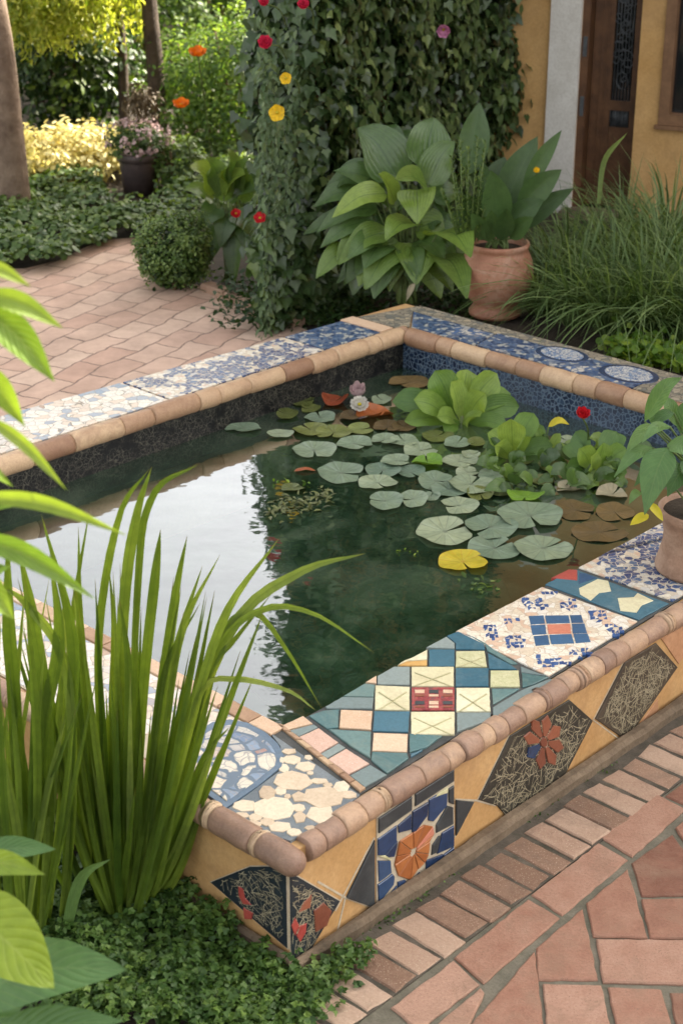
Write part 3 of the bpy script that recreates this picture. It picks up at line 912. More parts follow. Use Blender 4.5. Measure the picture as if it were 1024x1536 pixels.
S8 = lambda pts: [U(512 + u / 2, 1152 + v / 2, 0) for u, v in pts]
bricks = MB()
b_i = -.535; b_o = ab(U(824, 1319, 0))[1]
pitch = 0.102
a = -.62
while a < 4.2:
    j = lambda s_: random.uniform(-s_, s_)
    w0 = pitch * random.uniform(0.86, 0.92)
    zt = 0.011 + j(.004)
    q = [P(a + j(.004), b_i + j(.008)), P(a + w0 + j(.004), b_i + j(.008)), P(a + w0 + j(.004), b_o + j(.006)), P(a + j(.004), b_o + j(.006))]
    bricks.prism(rough(np.array([p + UPV * (-0.03) for p in q]), .0018, .022), (j(.04), j(.04), 1), 0.03 + zt, 0, random.random(), 0.0045)
    a += pitch
db = MB(); db.prism([P(-.66, b_i + .04, -.01), P(4.2, b_i + .04, -.01), P(4.2, b_o - .004, -.01), P(-.66, b_o - .004, -.01)], UPV, .016)
struct(db, 'border_joint', M['joint'])
struct(bricks, 'brick_border', M['brick'], False)

slabs = MB()
course = [[(150, 725), (335, 585), (410, 655), (230, 790)], [(340, 575), (560, 400), (650, 455), (425, 650)], [(570, 385), (770, 230), (855, 280), (660, 445)], [(780, 215), (945, 85), (1028, 128), (870, 270)]]
field = [[(390, 775), (575, 560), (605, 800), (380, 800)], [(585, 545), (720, 430), (765, 640), (590, 640)], [(735, 410), (855, 310), (915, 515), (755, 510)],
         [(870, 290), (990, 205), (1040, 270), (1110, 388), (900, 388)], [(1002, 185), (1085, 115), (1170, 240), (1120, 370)], [(900, 400), (1150, 395), (1165, 520), (925, 515)],
         [(765, 520), (1075, 525), (1095, 655), (785, 648)], [(605, 655), (775, 660), (815, 830), (620, 830)], [(800, 665), (955, 672), (1000, 830), (835, 830)],
         [(985, 680), (1190, 675), (1200, 830), (1015, 830)], [(290, 775), (415, 668), (425, 680), (370, 800), (280, 800)]]
b_c = min(ab(p)[1] for q in course for p in S8(q))
for q in course + field:
    pts = np.array(S8(q)); 
    pts = inset(pts if np.cross((pts[1] - pts[0])[:2], (pts[2] - pts[1])[:2]) > 0 else pts[::-1], UPV, -0.002)
    pts = rough(pts, .0022, .028)
    slabs.prism(pts + UPV * (-0.03), (random.uniform(-.012, .012), random.uniform(-.012, .012), 1), 0.0385 + random.uniform(-.002, .002), 0, random.random(), 0.004)
# the rest of the terrace, beyond what the traced slabs cover
acs = [ab(p) for p in S8([(945, 85)])][0][0]
aa = acs + 0.012
while aa < 4.1:
    q = [P(aa, b_o - .012), P(aa + .235, b_o - .012), P(aa + .235, b_c + .02), P(aa, b_c + .02)]
    slabs.prism([p + UPV * (-.03) for p in q], UPV, .037, 0, random.random(), .005)
    aa += .247
def in_poly(p_, poly):
    c_ = False
    for i in range(len(poly)):
        (x0, y0), (x1, y1) = poly[i - 1], poly[i]
        if (y0 > p_[1]) != (y1 > p_[1]) and p_[0] < (x1 - x0) * (p_[1] - y0) / (y1 - y0) + x0:
            c_ = not c_
    return c_


traced = [[tuple(p_[:2]) for p_ in S8(q_)] for q_ in course + field]
row = 0
bb = b_c - 0.01
while bb > -4.2:
    aa = -1.0 - (row % 2) * .13
    while aa < 4.1:
        cx, cy = to_px(P(aa + .13, bb - .09))
        cs = [to_px(P(aa + i * .25, bb - k * .18)) for i in (0, 1) for k in (0, 1)]
        smp = [P(aa + .25 * i / 6, bb - .18 * k / 5)[:2] for i in range(7) for k in range(6)]
        if not any(in_poly(p_, t_) for p_ in smp for t_ in traced):
            q = [P(aa, bb), P(aa + .25, bb), P(aa + .25, bb - .18), P(aa, bb - .18)]
            slabs.prism([p + UPV * (-.03) for p in q], UPV, .036, 0, random.random(), .005)
        aa += .262
    bb -= .192; row += 1
struct(slabs, 'paving', M['paver'], False)

# kerb of the planting bed
kb = MB()
k0, k1, k2, k3 = U(300, 437, 0), U(335, 450, 0), U(385, 468, 0), U(440, 492, 0)
for s0, s1 in ((k0, k1), (k1, k2), (k2, k3)):
    dd = nrm(s1 - s0); nn = np.array([-dd[1], dd[0], 0])
    kb.prism([s0 + dd * .006 - UPV * .02, s1 - dd * .006 - UPV * .02, s1 - dd * .006 + nn * .09 - UPV * .02, s0 + dd * .006 + nn * .09 - UPV * .02], UPV, .075, 0, random.random(), .008)
tag(kb.build('bed_kerb', M['brick'], None, False), 'low brick kerb edging the flower bed beside the pink path', 'kerb')

# ------------------------------------------------------------------ the pond
pool = thing('tiled_pond', 'raised rectangular garden pond clad in broken-tile mosaic with rounded clay coping', 'pond', P(0, 0))
core = MB()
TOP = RIM - .016
core.prism([P(FA, FB), P(A_OUT, FB), P(A_OUT, 0), P(FA, 0)], UPV, TOP)
core.prism([P(FA, 0), P(0, 0), P(0, b_out(0)), P(FA, b_out(FA))], UPV, TOP)
core.prism([P(AW, 0), P(A_OUT, 0), P(A_OUT, b_out(A_OUT)), P(AW, b_out(AW))], UPV, TOP)
core.prism([P(0, b_in(0)), P(AW, b_in(AW)), P(AW, b_out(AW)), P(0, b_out(0))], UPV, TOP)
for (q0, q1) in (((0, 0), (0, b_in(0))), ((0, b_in(0)), (AW, b_in(AW))), ((AW, 0), (AW, b_in(AW))), ((0, 0), (AW, 0))):
    p0, p1 = P(*q0, -.6), P(*q1, -.6)
    core.face_set([p0, p1, p1 + UPV * .6, p0 + UPV * .6], [(0, 1, 2, 3)])
core.build('wall', M['ochre_tile'], pool, False)
fl = MB(); fl.face_set([P(-.02, -.02, -.25), P(AW + .02, -.02, -.25), P(AW + .02, 2.4, -.25), P(-.02, 2.4, -.25)], [(0, 1, 2, 3)])
fl.build('pond_floor', M['floor'], pool)
fl = MB(); fl.prism(rough(np.array([P(-.46, FB - .036), P(0.1, FB - .050), P(A_OUT, FB - .056), P(A_OUT, FB - .001), P(-.46, FB - .001)]), .003, .05), UPV, .048, 0, .5, .014)
fl.prism([P(FA - .03, FB - .03), P(FA - .001, FB - .03), P(FA - .001, 2.7), P(FA - .03, 2.7)], UPV, .070, 0, .5, .01)
fl.build('plinth', M['concrete'], pool, False)

wtr = MB(); wtr.face_set([P(.002, .002, WATER_Z), P(AW - .002, .002, WATER_Z), P(AW - .002, b_in(AW) - .002, WATER_Z), P(.002, b_in(0) - .002, WATER_Z)], [(0, 1, 2, 3)])
struct(wtr, 'pond_water', M['water'])

# inner tile bands of the two far walls
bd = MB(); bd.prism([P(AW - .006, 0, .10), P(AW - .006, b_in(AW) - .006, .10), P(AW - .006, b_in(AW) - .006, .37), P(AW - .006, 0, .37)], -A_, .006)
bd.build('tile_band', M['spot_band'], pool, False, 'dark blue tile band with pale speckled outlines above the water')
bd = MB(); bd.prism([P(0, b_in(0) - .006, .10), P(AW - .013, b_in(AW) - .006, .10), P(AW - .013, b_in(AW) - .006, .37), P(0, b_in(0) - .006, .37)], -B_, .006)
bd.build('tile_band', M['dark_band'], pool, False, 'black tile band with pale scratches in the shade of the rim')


def coping_run(mb, p0, p1, r, lens, z, rnds=None, mat=0):
    """clay roll tiles laid end to end: each a short barrel, a bit uneven"""
    L_ = np.linalg.norm(p1 - p0); d = nrm(p1 - p0); s_ = 0.0; i = 0
    side = nrm(np.cross(d, UPV))
    while s_ < L_ - 0.01:
        ln = min(lens[i % len(lens)] * random.uniform(.75, 1.3), L_ - s_)
        rr = r * random.uniform(.90, 1.06)
        jit = side * random.uniform(-.003, .003) + UPV * random.uniform(-.003, .003)
        q = [0.0015, 0.006, 0.016, ln * .3, ln * .5, ln * .7, ln - .016, ln - .006, ln - .0015]
        k = [0.92, .98, 1.0, 1.005, 1.01, 1.005, 1.0, .98, .92]
        pts = [p0 + d * (s_ + x) + UPV * z + jit for x in q]
        mb.tube(pts, [rr * y for y in k], 22, mat(i) if callable(mat) else mat, rnds[i % len(rnds)] if rnds else random.random(), True, .09)
        s_ += ln; i += 1


cp = MB()
# front right run from the nose; front left run
r_f = .0385; zc = RIM - .033
coping_run(cp, P(-.375, FB + .012), P(A_OUT, FB + .012), r_f, [.07, .068, .085, .10, .033, .115, .085, .06, .075], zc, [.32, .30, .62, .55, .75, .28, .45, .62, .38, .70, .50, .30, .58])
coping_run(cp, P(FA + .006, FB + .10), P(FA + .006, 2.6), r_f, [.022, .155, .03, .17, .05, .14], zc, [.85, .25, .9, .55, .88, .60, .4])
# the rounded nose at the near corner
p_n = P(FA + .006, FB - .045, zc); d_n = B_
qs = [0.0, .004, .012, .024, .04, .07, .12, .140, .146]
ks = [.25, .5, .76, .93, 1.0, 1.02, 1.0, .97, .86]
cp.tube([p_n + d_n * x for x in qs], [r_f * 1.04 * k for k in ks], 24, 0, .22, True, .07)
cp.build('coping', M['coping'], pool, True, 'rounded clay roll tiles along the front rim')
cp = MB()
r_b = .047
coping_run(cp, P(-.3, b_in(-.3) + .012), P(AW + .035, b_in(AW) + .012), r_b, [.19, .23, .15, .22, .12, .20], RIM - .035, None, lambda i: 0)
coping_run(cp, P(AW + .012, b_in(AW) - .03), P(AW + .012, .02), r_b, [.17, .13, .20, .18, .14], RIM - .035)
cp.build('coping', M['coping_back'], pool, True, 'sandy clay roll tiles along the far rim')


# ---- top mosaics: tiles traced on the rim plane
def rim(pts, conv=None):
    return [U(*(conv(x, y) if conv else (x, y)), TOP) for x, y in pts]


c5 = lambda u, v: (260 + u / 3.413, 1000 + v / 3.413)
c6 = lambda u, v: (420 + u / 3.413, 940 + v / 3.413)
c7 = lambda u, v: (680 + u / 2.977, 780 + v / 2.977)
c8 = lambda u, v: (520 + u / 3.413, 1120 + v / 3.413)
r6 = lambda u, v: (512 + u / 2, 768 + v / 2)
r7 = lambda u, v: (u / 2, 1152 + v / 2)


def chip(P, amt):
    out = []
    k = len(P)
    for i in range(k):
        p, q = P[i], P[(i + 1) % k]
        m_ = max(1, int(np.linalg.norm(q - p) / .018)); e1 = nrm(q - p); c_ = P.mean(0)
        for j_ in range(m_):
            o_ = p + (q - p) * (j_ / m_)
            out.append(o_ + nrm(c_ - o_) * random.uniform(-.2, 1) * amt * (2.2 if random.random() < .12 else 1))
    return np.array(out)


def tiles(name, items, mats, plane='rim', th=.012, gap=.0016, label=None, bev=.0018):
    """items: (points, material slot); points already in space"""
    if name in ('triangle_tile', 'panel_tile', 'petal_tile', 'tile_piece') and len(items) > 1:
        for x in items:
            tiles(name, [x], mats, plane, th, gap, label, bev)
        return
    n_ = UPV if isinstance(plane, str) else plane
    mb = MB()
    for pts, mt, *ex in items:
        pts = np.array(pts)
        area = np.zeros(3)
        for i in range(len(pts)):
            area += np.cross(pts[i] - pts[0], pts[(i + 1) % len(pts)] - pts[0])
        if np.dot(area, n_) < 0:
            pts = pts[::-1]
        if gap:
            pts = inset(pts, n_, gap)
        if len(pts) < 10:
            pts = chip(pts, .0009 if isinstance(plane, str) else .0005)
        mb.prism(pts, n_ + (rng.normal(size=3) * .025 if gap else 0), (ex[0] if ex else th) + random.uniform(-.0008, .0008), mt, random.random(), bev)
    return mb.build(name, mats, pool, False, label)


AB = lambda lst, z=TOP: [P(a_, b_, z) for a_, b_ in lst]
# grout bed under the tiles
bed = MB(); bed.prism(AB([(FA + .045, FB + .05), (A_OUT - .05, FB + .05), (A_OUT - .05, -.001), (FA + .045, -.001)]), UPV, .006)
bed.build('grout_bed', M['dark_mortar'], pool, False)
bed = MB(); bed.prism(AB([(FA + .045, .001), (-.001, .001), (-.001, 2.75), (FA + .045, 2.75)]), UPV, .006)
bed.build('grout_bed', M['mortar'], pool, False)

# checker panel
mats = [M['teal'], M['teal_blue'], M['grey_teal'], M['cream'], M['peach'], M['amber'], M['lime'], M['pink'], M['redprint']]
Z = lambda x0, y0, x1, y1: rim([(x0, y0), (x1, y0), (x1, y1), (x0, y1)])
it = [
    (rim([(637, 976), (669, 959), (682, 969), (682, 978)]), 2), (rim([(669, 958), (686, 951), (701, 956), (726, 970), (728, 979), (682, 978), (682, 969)]), 1),
    (rim([(703, 957), (777, 1000), (765, 1001), (729, 980), (726, 970)]), 0), (rim([(595, 1002), (641, 978), (641, 994), (608, 996)]), 3), (rim([(595, 1003), (608, 996), (641, 994), (641, 1003)]), 5),
    (Z(642, 978, 682, 1004), 1), (rim([(683, 981), (727, 980), (731, 1005), (682, 1005)]), 6), (rim([(730, 983), (765, 1001), (776, 1009), (732, 1008)]), 1),
    (rim([(590, 1004), (615, 1004), (615, 1032), (565, 1031), (565, 1018)]), 2), (rim([(547, 1028), (565, 1017), (565, 1030)]), 4),
    (Z(616, 1004, 681, 1034), 3), (Z(682, 1006, 733, 1034), 1), (rim([(734, 1010), (778, 1010), (780, 1035), (734, 1035)]), 6),
    (rim([(779, 1003), (822, 1019), (780, 1013)]), 2), (rim([(781, 1013), (823, 1020), (800, 1031), (782, 1036)]), 0),
    (rim([(513, 1049), (547, 1029), (563, 1031), (561, 1050)]), 0), (rim([(487, 1065), (512, 1050), (561, 1051), (559, 1068), (490, 1068)]), 2),
    (rim([(562, 1032), (615, 1034), (615, 1070), (561, 1069)]), 3), (Z(616, 1035, 682, 1070), 8), (rim([(683, 1036), (734, 1036), (736, 1072), (683, 1072)]), 3),
    (rim([(736, 1037), (780, 1037), (738, 1062)]), 0), (rim([(738, 1065), (781, 1039), (824, 1022), (832, 1024), (790, 1058), (738, 1086)]), 2), (rim([(484, 1070), (509, 1068), (508, 1096), (490, 1098), (462, 1078)]), 0),
    (rim([(510, 1069), (559, 1071), (557, 1100), (508, 1097)]), 4), (rim([(560, 1071), (615, 1071), (613, 1103), (558, 1101)]), 1), (Z(615, 1072, 682, 1107), 3),
    (rim([(684, 1073), (736, 1073), (736, 1084), (684, 1103)]), 2), (rim([(491, 1098), (557, 1102), (556, 1143), (525, 1124)]), 0),
    (rim([(559, 1103), (612, 1105), (611, 1133), (557, 1131)]), 4), (rim([(613, 1105), (664, 1108), (640, 1126), (613, 1134)]), 0),
    (rim([(557, 1132), (611, 1134), (613, 1142), (580, 1166), (555, 1145)]), 0), (rim([(614, 1135), (634, 1130), (615, 1141)]), 1),
]
tiles('mosaic_panel', it, mats, label='checker panel of teal, cream and peach tiles with a red printed square')
# thin olive crosses on the cream tiles
cr = MB()
for x0, y0, x1, y1 in ((616, 1004, 681, 1034), (562, 1033, 615, 1070), (683, 1036, 735, 1072), (615, 1072, 682, 1107), (683, 981, 730, 1005)):
    for (sx, sy), (ex, ey) in (((x0 + 6, y0 + 5), (x1 - 6, y1 - 5)), ((x1 - 6, y0 + 5), (x0 + 6, y1 - 5))):
        p, q = U(sx, sy, RIM - .0035), U(ex, ey, RIM - .0035)
        d = nrm(q - p); sd = np.cross(UPV, d) * .0022
        cr.prism([p - sd, q - sd, q + sd, p + sd], UPV, .0015)
cr.build('cross_line', M['cross'], pool, False)
rp = MB()
for gx in range(3):
    for gy in range(2):
        x0, y0 = 619 + gx * 21, 1037 + gy * 17
        rp.prism(rim([(x0 + 3, y0 + 3), (x0 + 17, y0 + 3), (x0 + 17, y0 + 8), (x0 + 3, y0 + 8)]), UPV, .0134, 1 if (gx + gy) % 2 else 0)
        rp.prism(rim([(x0 + 3, y0 + 10), (x0 + 17, y0 + 10), (x0 + 17, y0 + 13), (x0 + 3, y0 + 13)]), UPV, .0134, 0 if gx == 1 else 2)
rp.build('printed_motif', [M['peach'], M['charcoal'], M['flowerred']], pool, False)
# pink strip beside the checker panel, and the trim line
it = [(rim([(422, 1093), (455, 1078), (470, 1090), (432, 1100)]), 2), (rim([(432, 1101), (471, 1091), (478, 1096), (447, 1110)]), 0), (rim([(447, 1110), (478, 1096), (508, 1118), (479, 1135)]), 1),
      (rim([(479, 1136), (508, 1119), (519, 1126), (490, 1143)]), 0), (rim([(490, 1144), (519, 1127), (555, 1150), (522, 1167)]), 1), (rim([(523, 1168), (555, 1151), (581, 1167), (546, 1186)]), 0)]
tiles('mosaic_strip', it, [M['grey_teal'], M['pink'], M['peach']], label='narrow strip of pink and grey green tiles beside the checker panel')
tr_l = MB()
ts = np.linspace(0, 1, 9)
e0, e1 = np.array([412, 1089.]), np.array([541, 1193.])
f0, f1 = np.array([424, 1092.]), np.array([549, 1188.])
for i in range(8):
    q = [e0 + (e1 - e0) * ts[i], e0 + (e1 - e0) * (ts[i + 1] - .01), f0 + (f1 - f0) * (ts[i + 1] - .01), f0 + (f1 - f0) * ts[i]]
    tr_l.prism(rim(q), UPV, .014, 0, random.random(), .002)
aa = 0.0
while aa < 2.3:
    ln = random.uniform(.09, .16)
    tr_l.prism(AB([(-.062, aa), (-.004, aa), (-.004, aa + ln - .005), (-.062, aa + ln - .005)]), UPV, .014, 1 if random.random() < .6 else 0, random.random(), .002)
    aa += ln
tr_l.build('trim_strip', [M['coping_back'], M['peach']], pool, False)

# blue-white panel with the blue square, its frame of pieces
it = [(rim([(682, 951), (812, 884), (956, 936), (822, 1019)]), 0)]
tiles('mosaic_panel', it, [M['cream_crackle']], th=.0115, label='cream crackled panel scattered with blue fragments around a blue square')
it = []
g7 = [[(332, 443), (402, 440), (410, 478), (340, 483)], [(404, 441), (513, 440), (520, 475), (412, 478)], [(516, 440), (570, 438), (582, 474), (523, 475)],
      [(340, 485), (410, 480), (417, 525), (350, 530)], [(412, 480), (520, 477), (525, 522), (420, 525)], [(523, 477), (584, 476), (596, 520), (528, 522)],
      [(352, 533), (420, 528), (430, 572), (362, 578)], [(422, 527), (526, 524), (538, 566), (433, 571)], [(530, 524), (598, 522), (612, 560), (542, 566)]]
for i, q in enumerate(g7):
    it.append((rim([(c7(*x)) for x in q]), 1 if i == 4 else 0))
tiles('tile_square', it, [M['blue'], M['coral']], th=.0145, gap=.0012, label='blue nine-tile square with a coral centre')
# clusters of blue shards round that square
for (u, v, ru, rv, n_) in ((430, 340, 32, 14, 3), (355, 385, 60, 32, 9), (505, 388, 42, 30, 8), (255, 460, 45, 16, 5), (165, 512, 36, 36, 8), (268, 555, 48, 32, 8), (420, 640, 60, 30, 8), (570, 610, 48, 28, 6), (640, 440, 45, 30, 7), (712, 500, 44, 30, 7), (480, 655, 40, 14, 3)):
    it = []
    st_u, st_v = 19, 14
    for gu in np.arange(-ru, ru, st_u):
        for gv in np.arange(-rv, rv, st_v):
            if (gu / ru) ** 2 + (gv / rv) ** 2 > 1.0 or random.random() < .16: continue
            q = [(u + gu + du_ * st_u * .53 + random.uniform(-4, 4) + gv * .25, v + gv + dv_ * st_v * .52 + random.uniform(-3, 3)) for du_, dv_ in ((-.9, -.9), (.9, -.9), (.9, .9), (-.9, .9))]
            if random.random() < .4: q.pop(random.randrange(4))
            it.append((rim([c7(*x) for x in q]), 0))
    tiles('shard_cluster', it, [M['shard']], th=.0130, gap=0, bev=.0008, label='cluster of deep blue tile shards set in cream')
# teal band with pale pieces
it = [(rim([(816, 880), (861, 857), (1003, 909), (957, 934)]), 0)]
tiles('mosaic_panel', it, [M['teal_blue']], th=.0115, label='plain teal band with pink and pale green pieces')
it = [(rim([c7(*x) for x in [(432, 272), (510, 234), (552, 236), (552, 284)]]), 1), (rim([c7(*x) for x in [(556, 318), (640, 276), (690, 285), (704, 332), (650, 340), (610, 375), (560, 345)]]), 0),
      (rim([c7(*x) for x in [(728, 362), (800, 358), (818, 338), (892, 374), (840, 395), (815, 428), (740, 420)]]), 0), (rim([c7(*x) for x in [(556, 250), (590, 252), (640, 272), (556, 300)]]), 2)]
tiles('tile_piece', it, [M['cream'], M['red'], M['blue']], th=.014, gap=.0012)
# far blue-white panel under the pot
it = [(rim([(866, 855), (974, 800)]) + [P(1.62, -.004, TOP), P(3.1, -.004, TOP), P(3.1, FB + .06, TOP)] + rim([(1008, 906)]), 0)]
tiles('mosaic_panel', it, [M['blue_white_fine']], th=.0115, label='busy blue and cream panel beneath the clay pot')

# corner of the front-left wall: pebble panel, oval panel, pale broken mosaic
bm_ = MB(); bm_.prism(rim([c5(*x) for x in [(272, 747), (562, 535), (548, 420), (490, 345), (956, 672), (860, 745), (600, 905), (470, 870), (330, 790)]]), UPV, .009)
bm_.build('panel_bed', M['blue_mortar'], pool, False)
peb = [(605, 600, 92, 46), (770, 682, 97, 52), (520, 742, 100, 56), (480, 662, 40, 35), (368, 727, 60, 30), (643, 682, 38, 27), (345, 777, 42, 16), (420, 787, 32, 20), (482, 812, 36, 20), (545, 836, 57, 27),
       (405, 824, 48, 18), (648, 787, 33, 30), (752, 770, 72, 44), (643, 738, 32, 20), (618, 864, 38, 18), (680, 525, 48, 25), (605, 492, 46, 22), (566, 535, 26, 22), (745, 602, 48, 15), (860, 632, 40, 28), (895, 672, 42, 19),
       (548, 650, 28, 22), (470, 862, 28, 10), (590, 450, 40, 14), (690, 480, 22, 14), (790, 622, 26, 12), (700, 560, 16, 10), (585, 680, 18, 12), (700, 840, 26, 12), (555, 495, 14, 16)]
it = []
for (u, v, ru, rv) in peb:
    n_ = random.choice((5, 6, 7)); a0 = random.random()
    ru, rv = ru * 1.15, rv * 1.15
    q = [(u + ru * .99 * math.cos(a0 + 6.283 * i / n_) * random.uniform(.90, 1.12), v + rv * .99 * math.sin(a0 + 6.283 * i / n_) * random.uniform(.88, 1.06)) for i in range(n_)]
    it.append((rim([c5(*x) for x in q]), 0))
tiles('pebble_piece', it, [M['pebble']], th=.0118, gap=0, bev=.0014, label='large irregular cream pieces in grey blue grout at the near corner')
ov = [(60, 585), (270, 740), (430, 630), (555, 527), (566, 470), (535, 410), (470, 350), (390, 305), (290, 286), (200, 300), (110, 360), (50, 440), (30, 520)]
bm_ = MB(); bm_.prism(rim([c5(*x) for x in ov]), UPV, .0115, 0); 
bm_.build('oval_border', M['slate'], pool, False, 'slate blue rim of the rounded floral panel')
ov_in = [(300 + (u - 300) * .86, 510 + (v - 510) * .86) for u, v in ov]
tiles('mosaic_panel', [(rim([c5(*x) for x in ov_in]), 0)], [M['oval_mosaic']], th=.0140, gap=0, label='rounded grey blue floral panel beside the sword leaves')
_, bq = ab(U(*c5(30, 400), TOP))
tiles('mosaic_panel', [(AB([(FA + .05, .33), (-.066, .10), (-.066, 2.72), (FA + .05, 2.72)]), 0)], [M['pale_mosaic']], th=.0085, gap=0, label='pale broken mosaic on the left rim behind the sword leaves')

# far walls' tops
sb = lambda a0, a1, f0=.07, f1=.0: [P(a0, b_in(a0) + f0, TOP), P(a1, b_in(a1) + f0, TOP), P(a1, b_out(a1) - f1, TOP), P(a0, b_out(a0) - f1, TOP)]
a_s = ab(U(430, 520, TOP))[0]
tiles('mosaic_panel', [(sb(-.3, 1.62, .06, .02), 0)], [M['pale_mosaic']], th=.0135, label='pale worn mosaic on the far left rim by the path')
tiles('mosaic_panel', [(sb(1.63, 2.62, .06, .02), 0)], [M['blue_white_fine']], th=.0135, label='blue and white mosaic along the far left rim')
tiles('mosaic_panel', [(sb(2.63, 3.02, .06, .02), 0)], [M['blue_mosaic']], th=.0135, label='deep blue mosaic near the far corner')
tiles('mosaic_strip', [(sb(3.03, 3.12, .06, .0), 0)], [M['peach']], th=.0138)
tiles('mosaic_panel', [(AB([(3.19, 2.28), (3.19, 1.86), (3.40, 1.9), (3.40, 2.45)]), 1), (AB([(3.13, 2.60), (3.13, 2.30), (3.19, 2.29), (3.405, 2.455), (3.405, 1.9), (A_OUT - .06, 1.9), (A_OUT - .02, 2.5)]), 0)], [M['edge_stone'], M['blue_mosaic']], th=.0135)
tiles('mosaic_panel', [(AB([(AW + .07, 1.855), (AW + .07, .93), (A_OUT - .09, .93), (A_OUT - .09, 1.895)]), 0)], [M['blue_mosaic']], th=.0135, label='deep blue mosaic along the far right rim')
tiles('mosaic_panel', [(AB([(AW + .07, .925), (AW + .07, -.3), (A_OUT - .09, -.3), (A_OUT - .09, .925)]), 0)], [M['edge_stone']], th=.0130)
tiles('mosaic_strip', [(AB([(A_OUT - .086, -.4), (A_OUT, -.4), (A_OUT, 2.5), (A_OUT - .086, 1.9)]), 0)], [M['edge_stone']], th=.0120)


def ellipse(px, py, ra, rb, z, n_=26):
    c_ = U(px, py, z); return [c_ + A_ * ra * math.cos(6.283 * i / n_) + B_ * rb * math.sin(6.283 * i / n_) for i in range(n_)]


for (px, py, ra, rb) in ((942, 565, .115, .155), (842, 535, .10, .145)):
    e_ = MB(); e_.prism(ellipse(px, py, ra, rb, TOP), UPV, .0150, 0, .3, .002)
    e_.build('oval_border', M['navy'], pool, False)
    e_ = MB(); e_.prism(ellipse(px, py, ra * .78, rb * .8, TOP), UPV, .0172, 0, .5, .001)
    e_.build('oval_medallion', M['medallion'], pool, False, 'oval medallion of white and blue chips ringed in navy')

# ---- front face panels (front-right wall)
NF = -B_
PF = P(0, FB, 0)
face = lambda pts, conv: [V(*(conv(x, y) if conv else (x, y)), PF, NF) for x, y in pts]
px_ = lambda x, y: (x, y)
bm_ = MB(); bm_.prism(face([(150, 350), (545, 97), (545, 592), (147, 888)], c8), NF, .003); bm_.build('panel_bed', M['mortar'], pool, False)
blue_cells = [[(155, 470), (245, 405), (245, 480), (185, 550), (155, 550)], [(255, 400), (320, 345), (320, 420), (260, 435)], [(330, 330), (405, 285), (400, 350), (345, 425), (328, 430)],
              [(415, 270), (505, 215), (500, 300), (435, 375), (412, 370)], [(480, 440), (537, 405), (537, 505), (457, 540)], [(488, 550), (537, 514), (537, 588), (488, 620)],
              [(400, 580), (480, 550), (480, 622), (415, 668), (400, 640)], [(320, 742), (325, 690), (365, 640), (405, 677), (392, 692)], [(255, 690), (290, 680), (312, 715), (312, 745), (255, 788)],
              [(155, 862), (185, 790), (245, 712), (245, 792)], [(155, 702), (225, 650), (235, 662), (230, 700), (160, 790)], [(155, 582), (215, 582), (220, 640), (160, 685)], [(190, 552), (250, 480), (250, 500), (235, 558), (205, 562)]]
grow = lambda q, k=1.07: [(sum(x for x, _ in q) / len(q) + (u - sum(x for x, _ in q) / len(q)) * k, sum(y for _, y in q) / len(q) + (v - sum(y for _, y in q) / len(q)) * k) for u, v in q]
it = [(face(grow(q), c8), 0) for q in blue_cells]
it += [(face(q, c8), 1) for q in ([(512, 212), (540, 195), (540, 292), (514, 282)], [(448, 398), (507, 297), (535, 307), (537, 392), (450, 438)], [(430, 500), (463, 452), (474, 452), (455, 538), (425, 553)],
                                 [(155, 362), (325, 250), (325, 320), (155, 440)], [(342, 238), (540, 112), (540, 172), (342, 302)])]
it += [(face(q, c8), 2) for q in ([(157, 557), (185, 549), (222, 573), (212, 580)], [(440, 252), (510, 203), (510, 232), (470, 246)])]
tiles('star_panel_tile', it, [M['navy'], M['charcoal'], M['lime']], NF, .0080, .0002, 'navy, charcoal and lime pieces around the orange star')
cx_, cy_ = 333, 535
rimp = [(330, 435), (388, 395), (432, 403), (440, 440), (418, 478), (412, 545), (390, 592), (357, 625), (316, 680), (256, 660), (236, 600), (246, 555), (262, 480)]
it = []
for i in range(len(rimp)):
    a_p, b_p = rimp[i], rimp[(i + 1) % len(rimp)]
    t_ = .16
    it.append((face([(cx_ + (a_p[0] - cx_) * t_, cy_ + (a_p[1] - cy_) * t_), a_p, b_p, (cx_ + (b_p[0] - cx_) * t_, cy_ + (b_p[1] - cy_) * t_)], c8), 1 if i in (2, ) else 0))
tiles('star_petal', it, [M['rust'], M['coral']], NF, .0085, .0008, 'rust orange petals of the star')
# dark triangles, scratched diamonds
it = [(face([(138, 470), (138, 825), (-8, 772)], c8), 0), (face([(552, 268), (646, 278), (552, 458)], c8), 0)]
tiles('triangle_tile', it, [M['charcoal']], NF, .007, .001)
# pale joints between ochre tiles
jl = MB()
for (p, q) in (((155, 345), (-320, 640)), ((-8, 772), (-150, 690)), ((138, 825), (-8, 772)), ((140, 465), (-60, 840)), ((552, 270), (662, 275)), ((645, 280), (548, 465)), ((662, 275), (760, 300)), ((-8, 772), (-65, 1010))):
    a_p, b_p = V(*c8(*p), PF, NF), V(*c8(*q), PF, NF)
    d = nrm(b_p - a_p); sd = np.cross(NF, d) * .003
    jl = MB(); jl.prism([a_p - sd, b_p - sd, b_p + sd, a_p + sd], NF, .0016); jl.build('joint_line', M['mortar'], pool, False)
for (p, q) in (((763, 1102), (715, 1200)), ((934, 993), (889, 1079)), ((887, 1080), (842, 1170)), ((889, 1080), (932, 1112))):
    a_p, b_p = V(*p, PF, NF), V(*q, PF, NF)
    d = nrm(b_p - a_p); sd = np.cross(NF, d) * .002
    jl = MB(); jl.prism([a_p - sd, b_p - sd, b_p + sd, a_p + sd], NF, .0014); jl.build('joint_line', M['mortar'], pool, False)
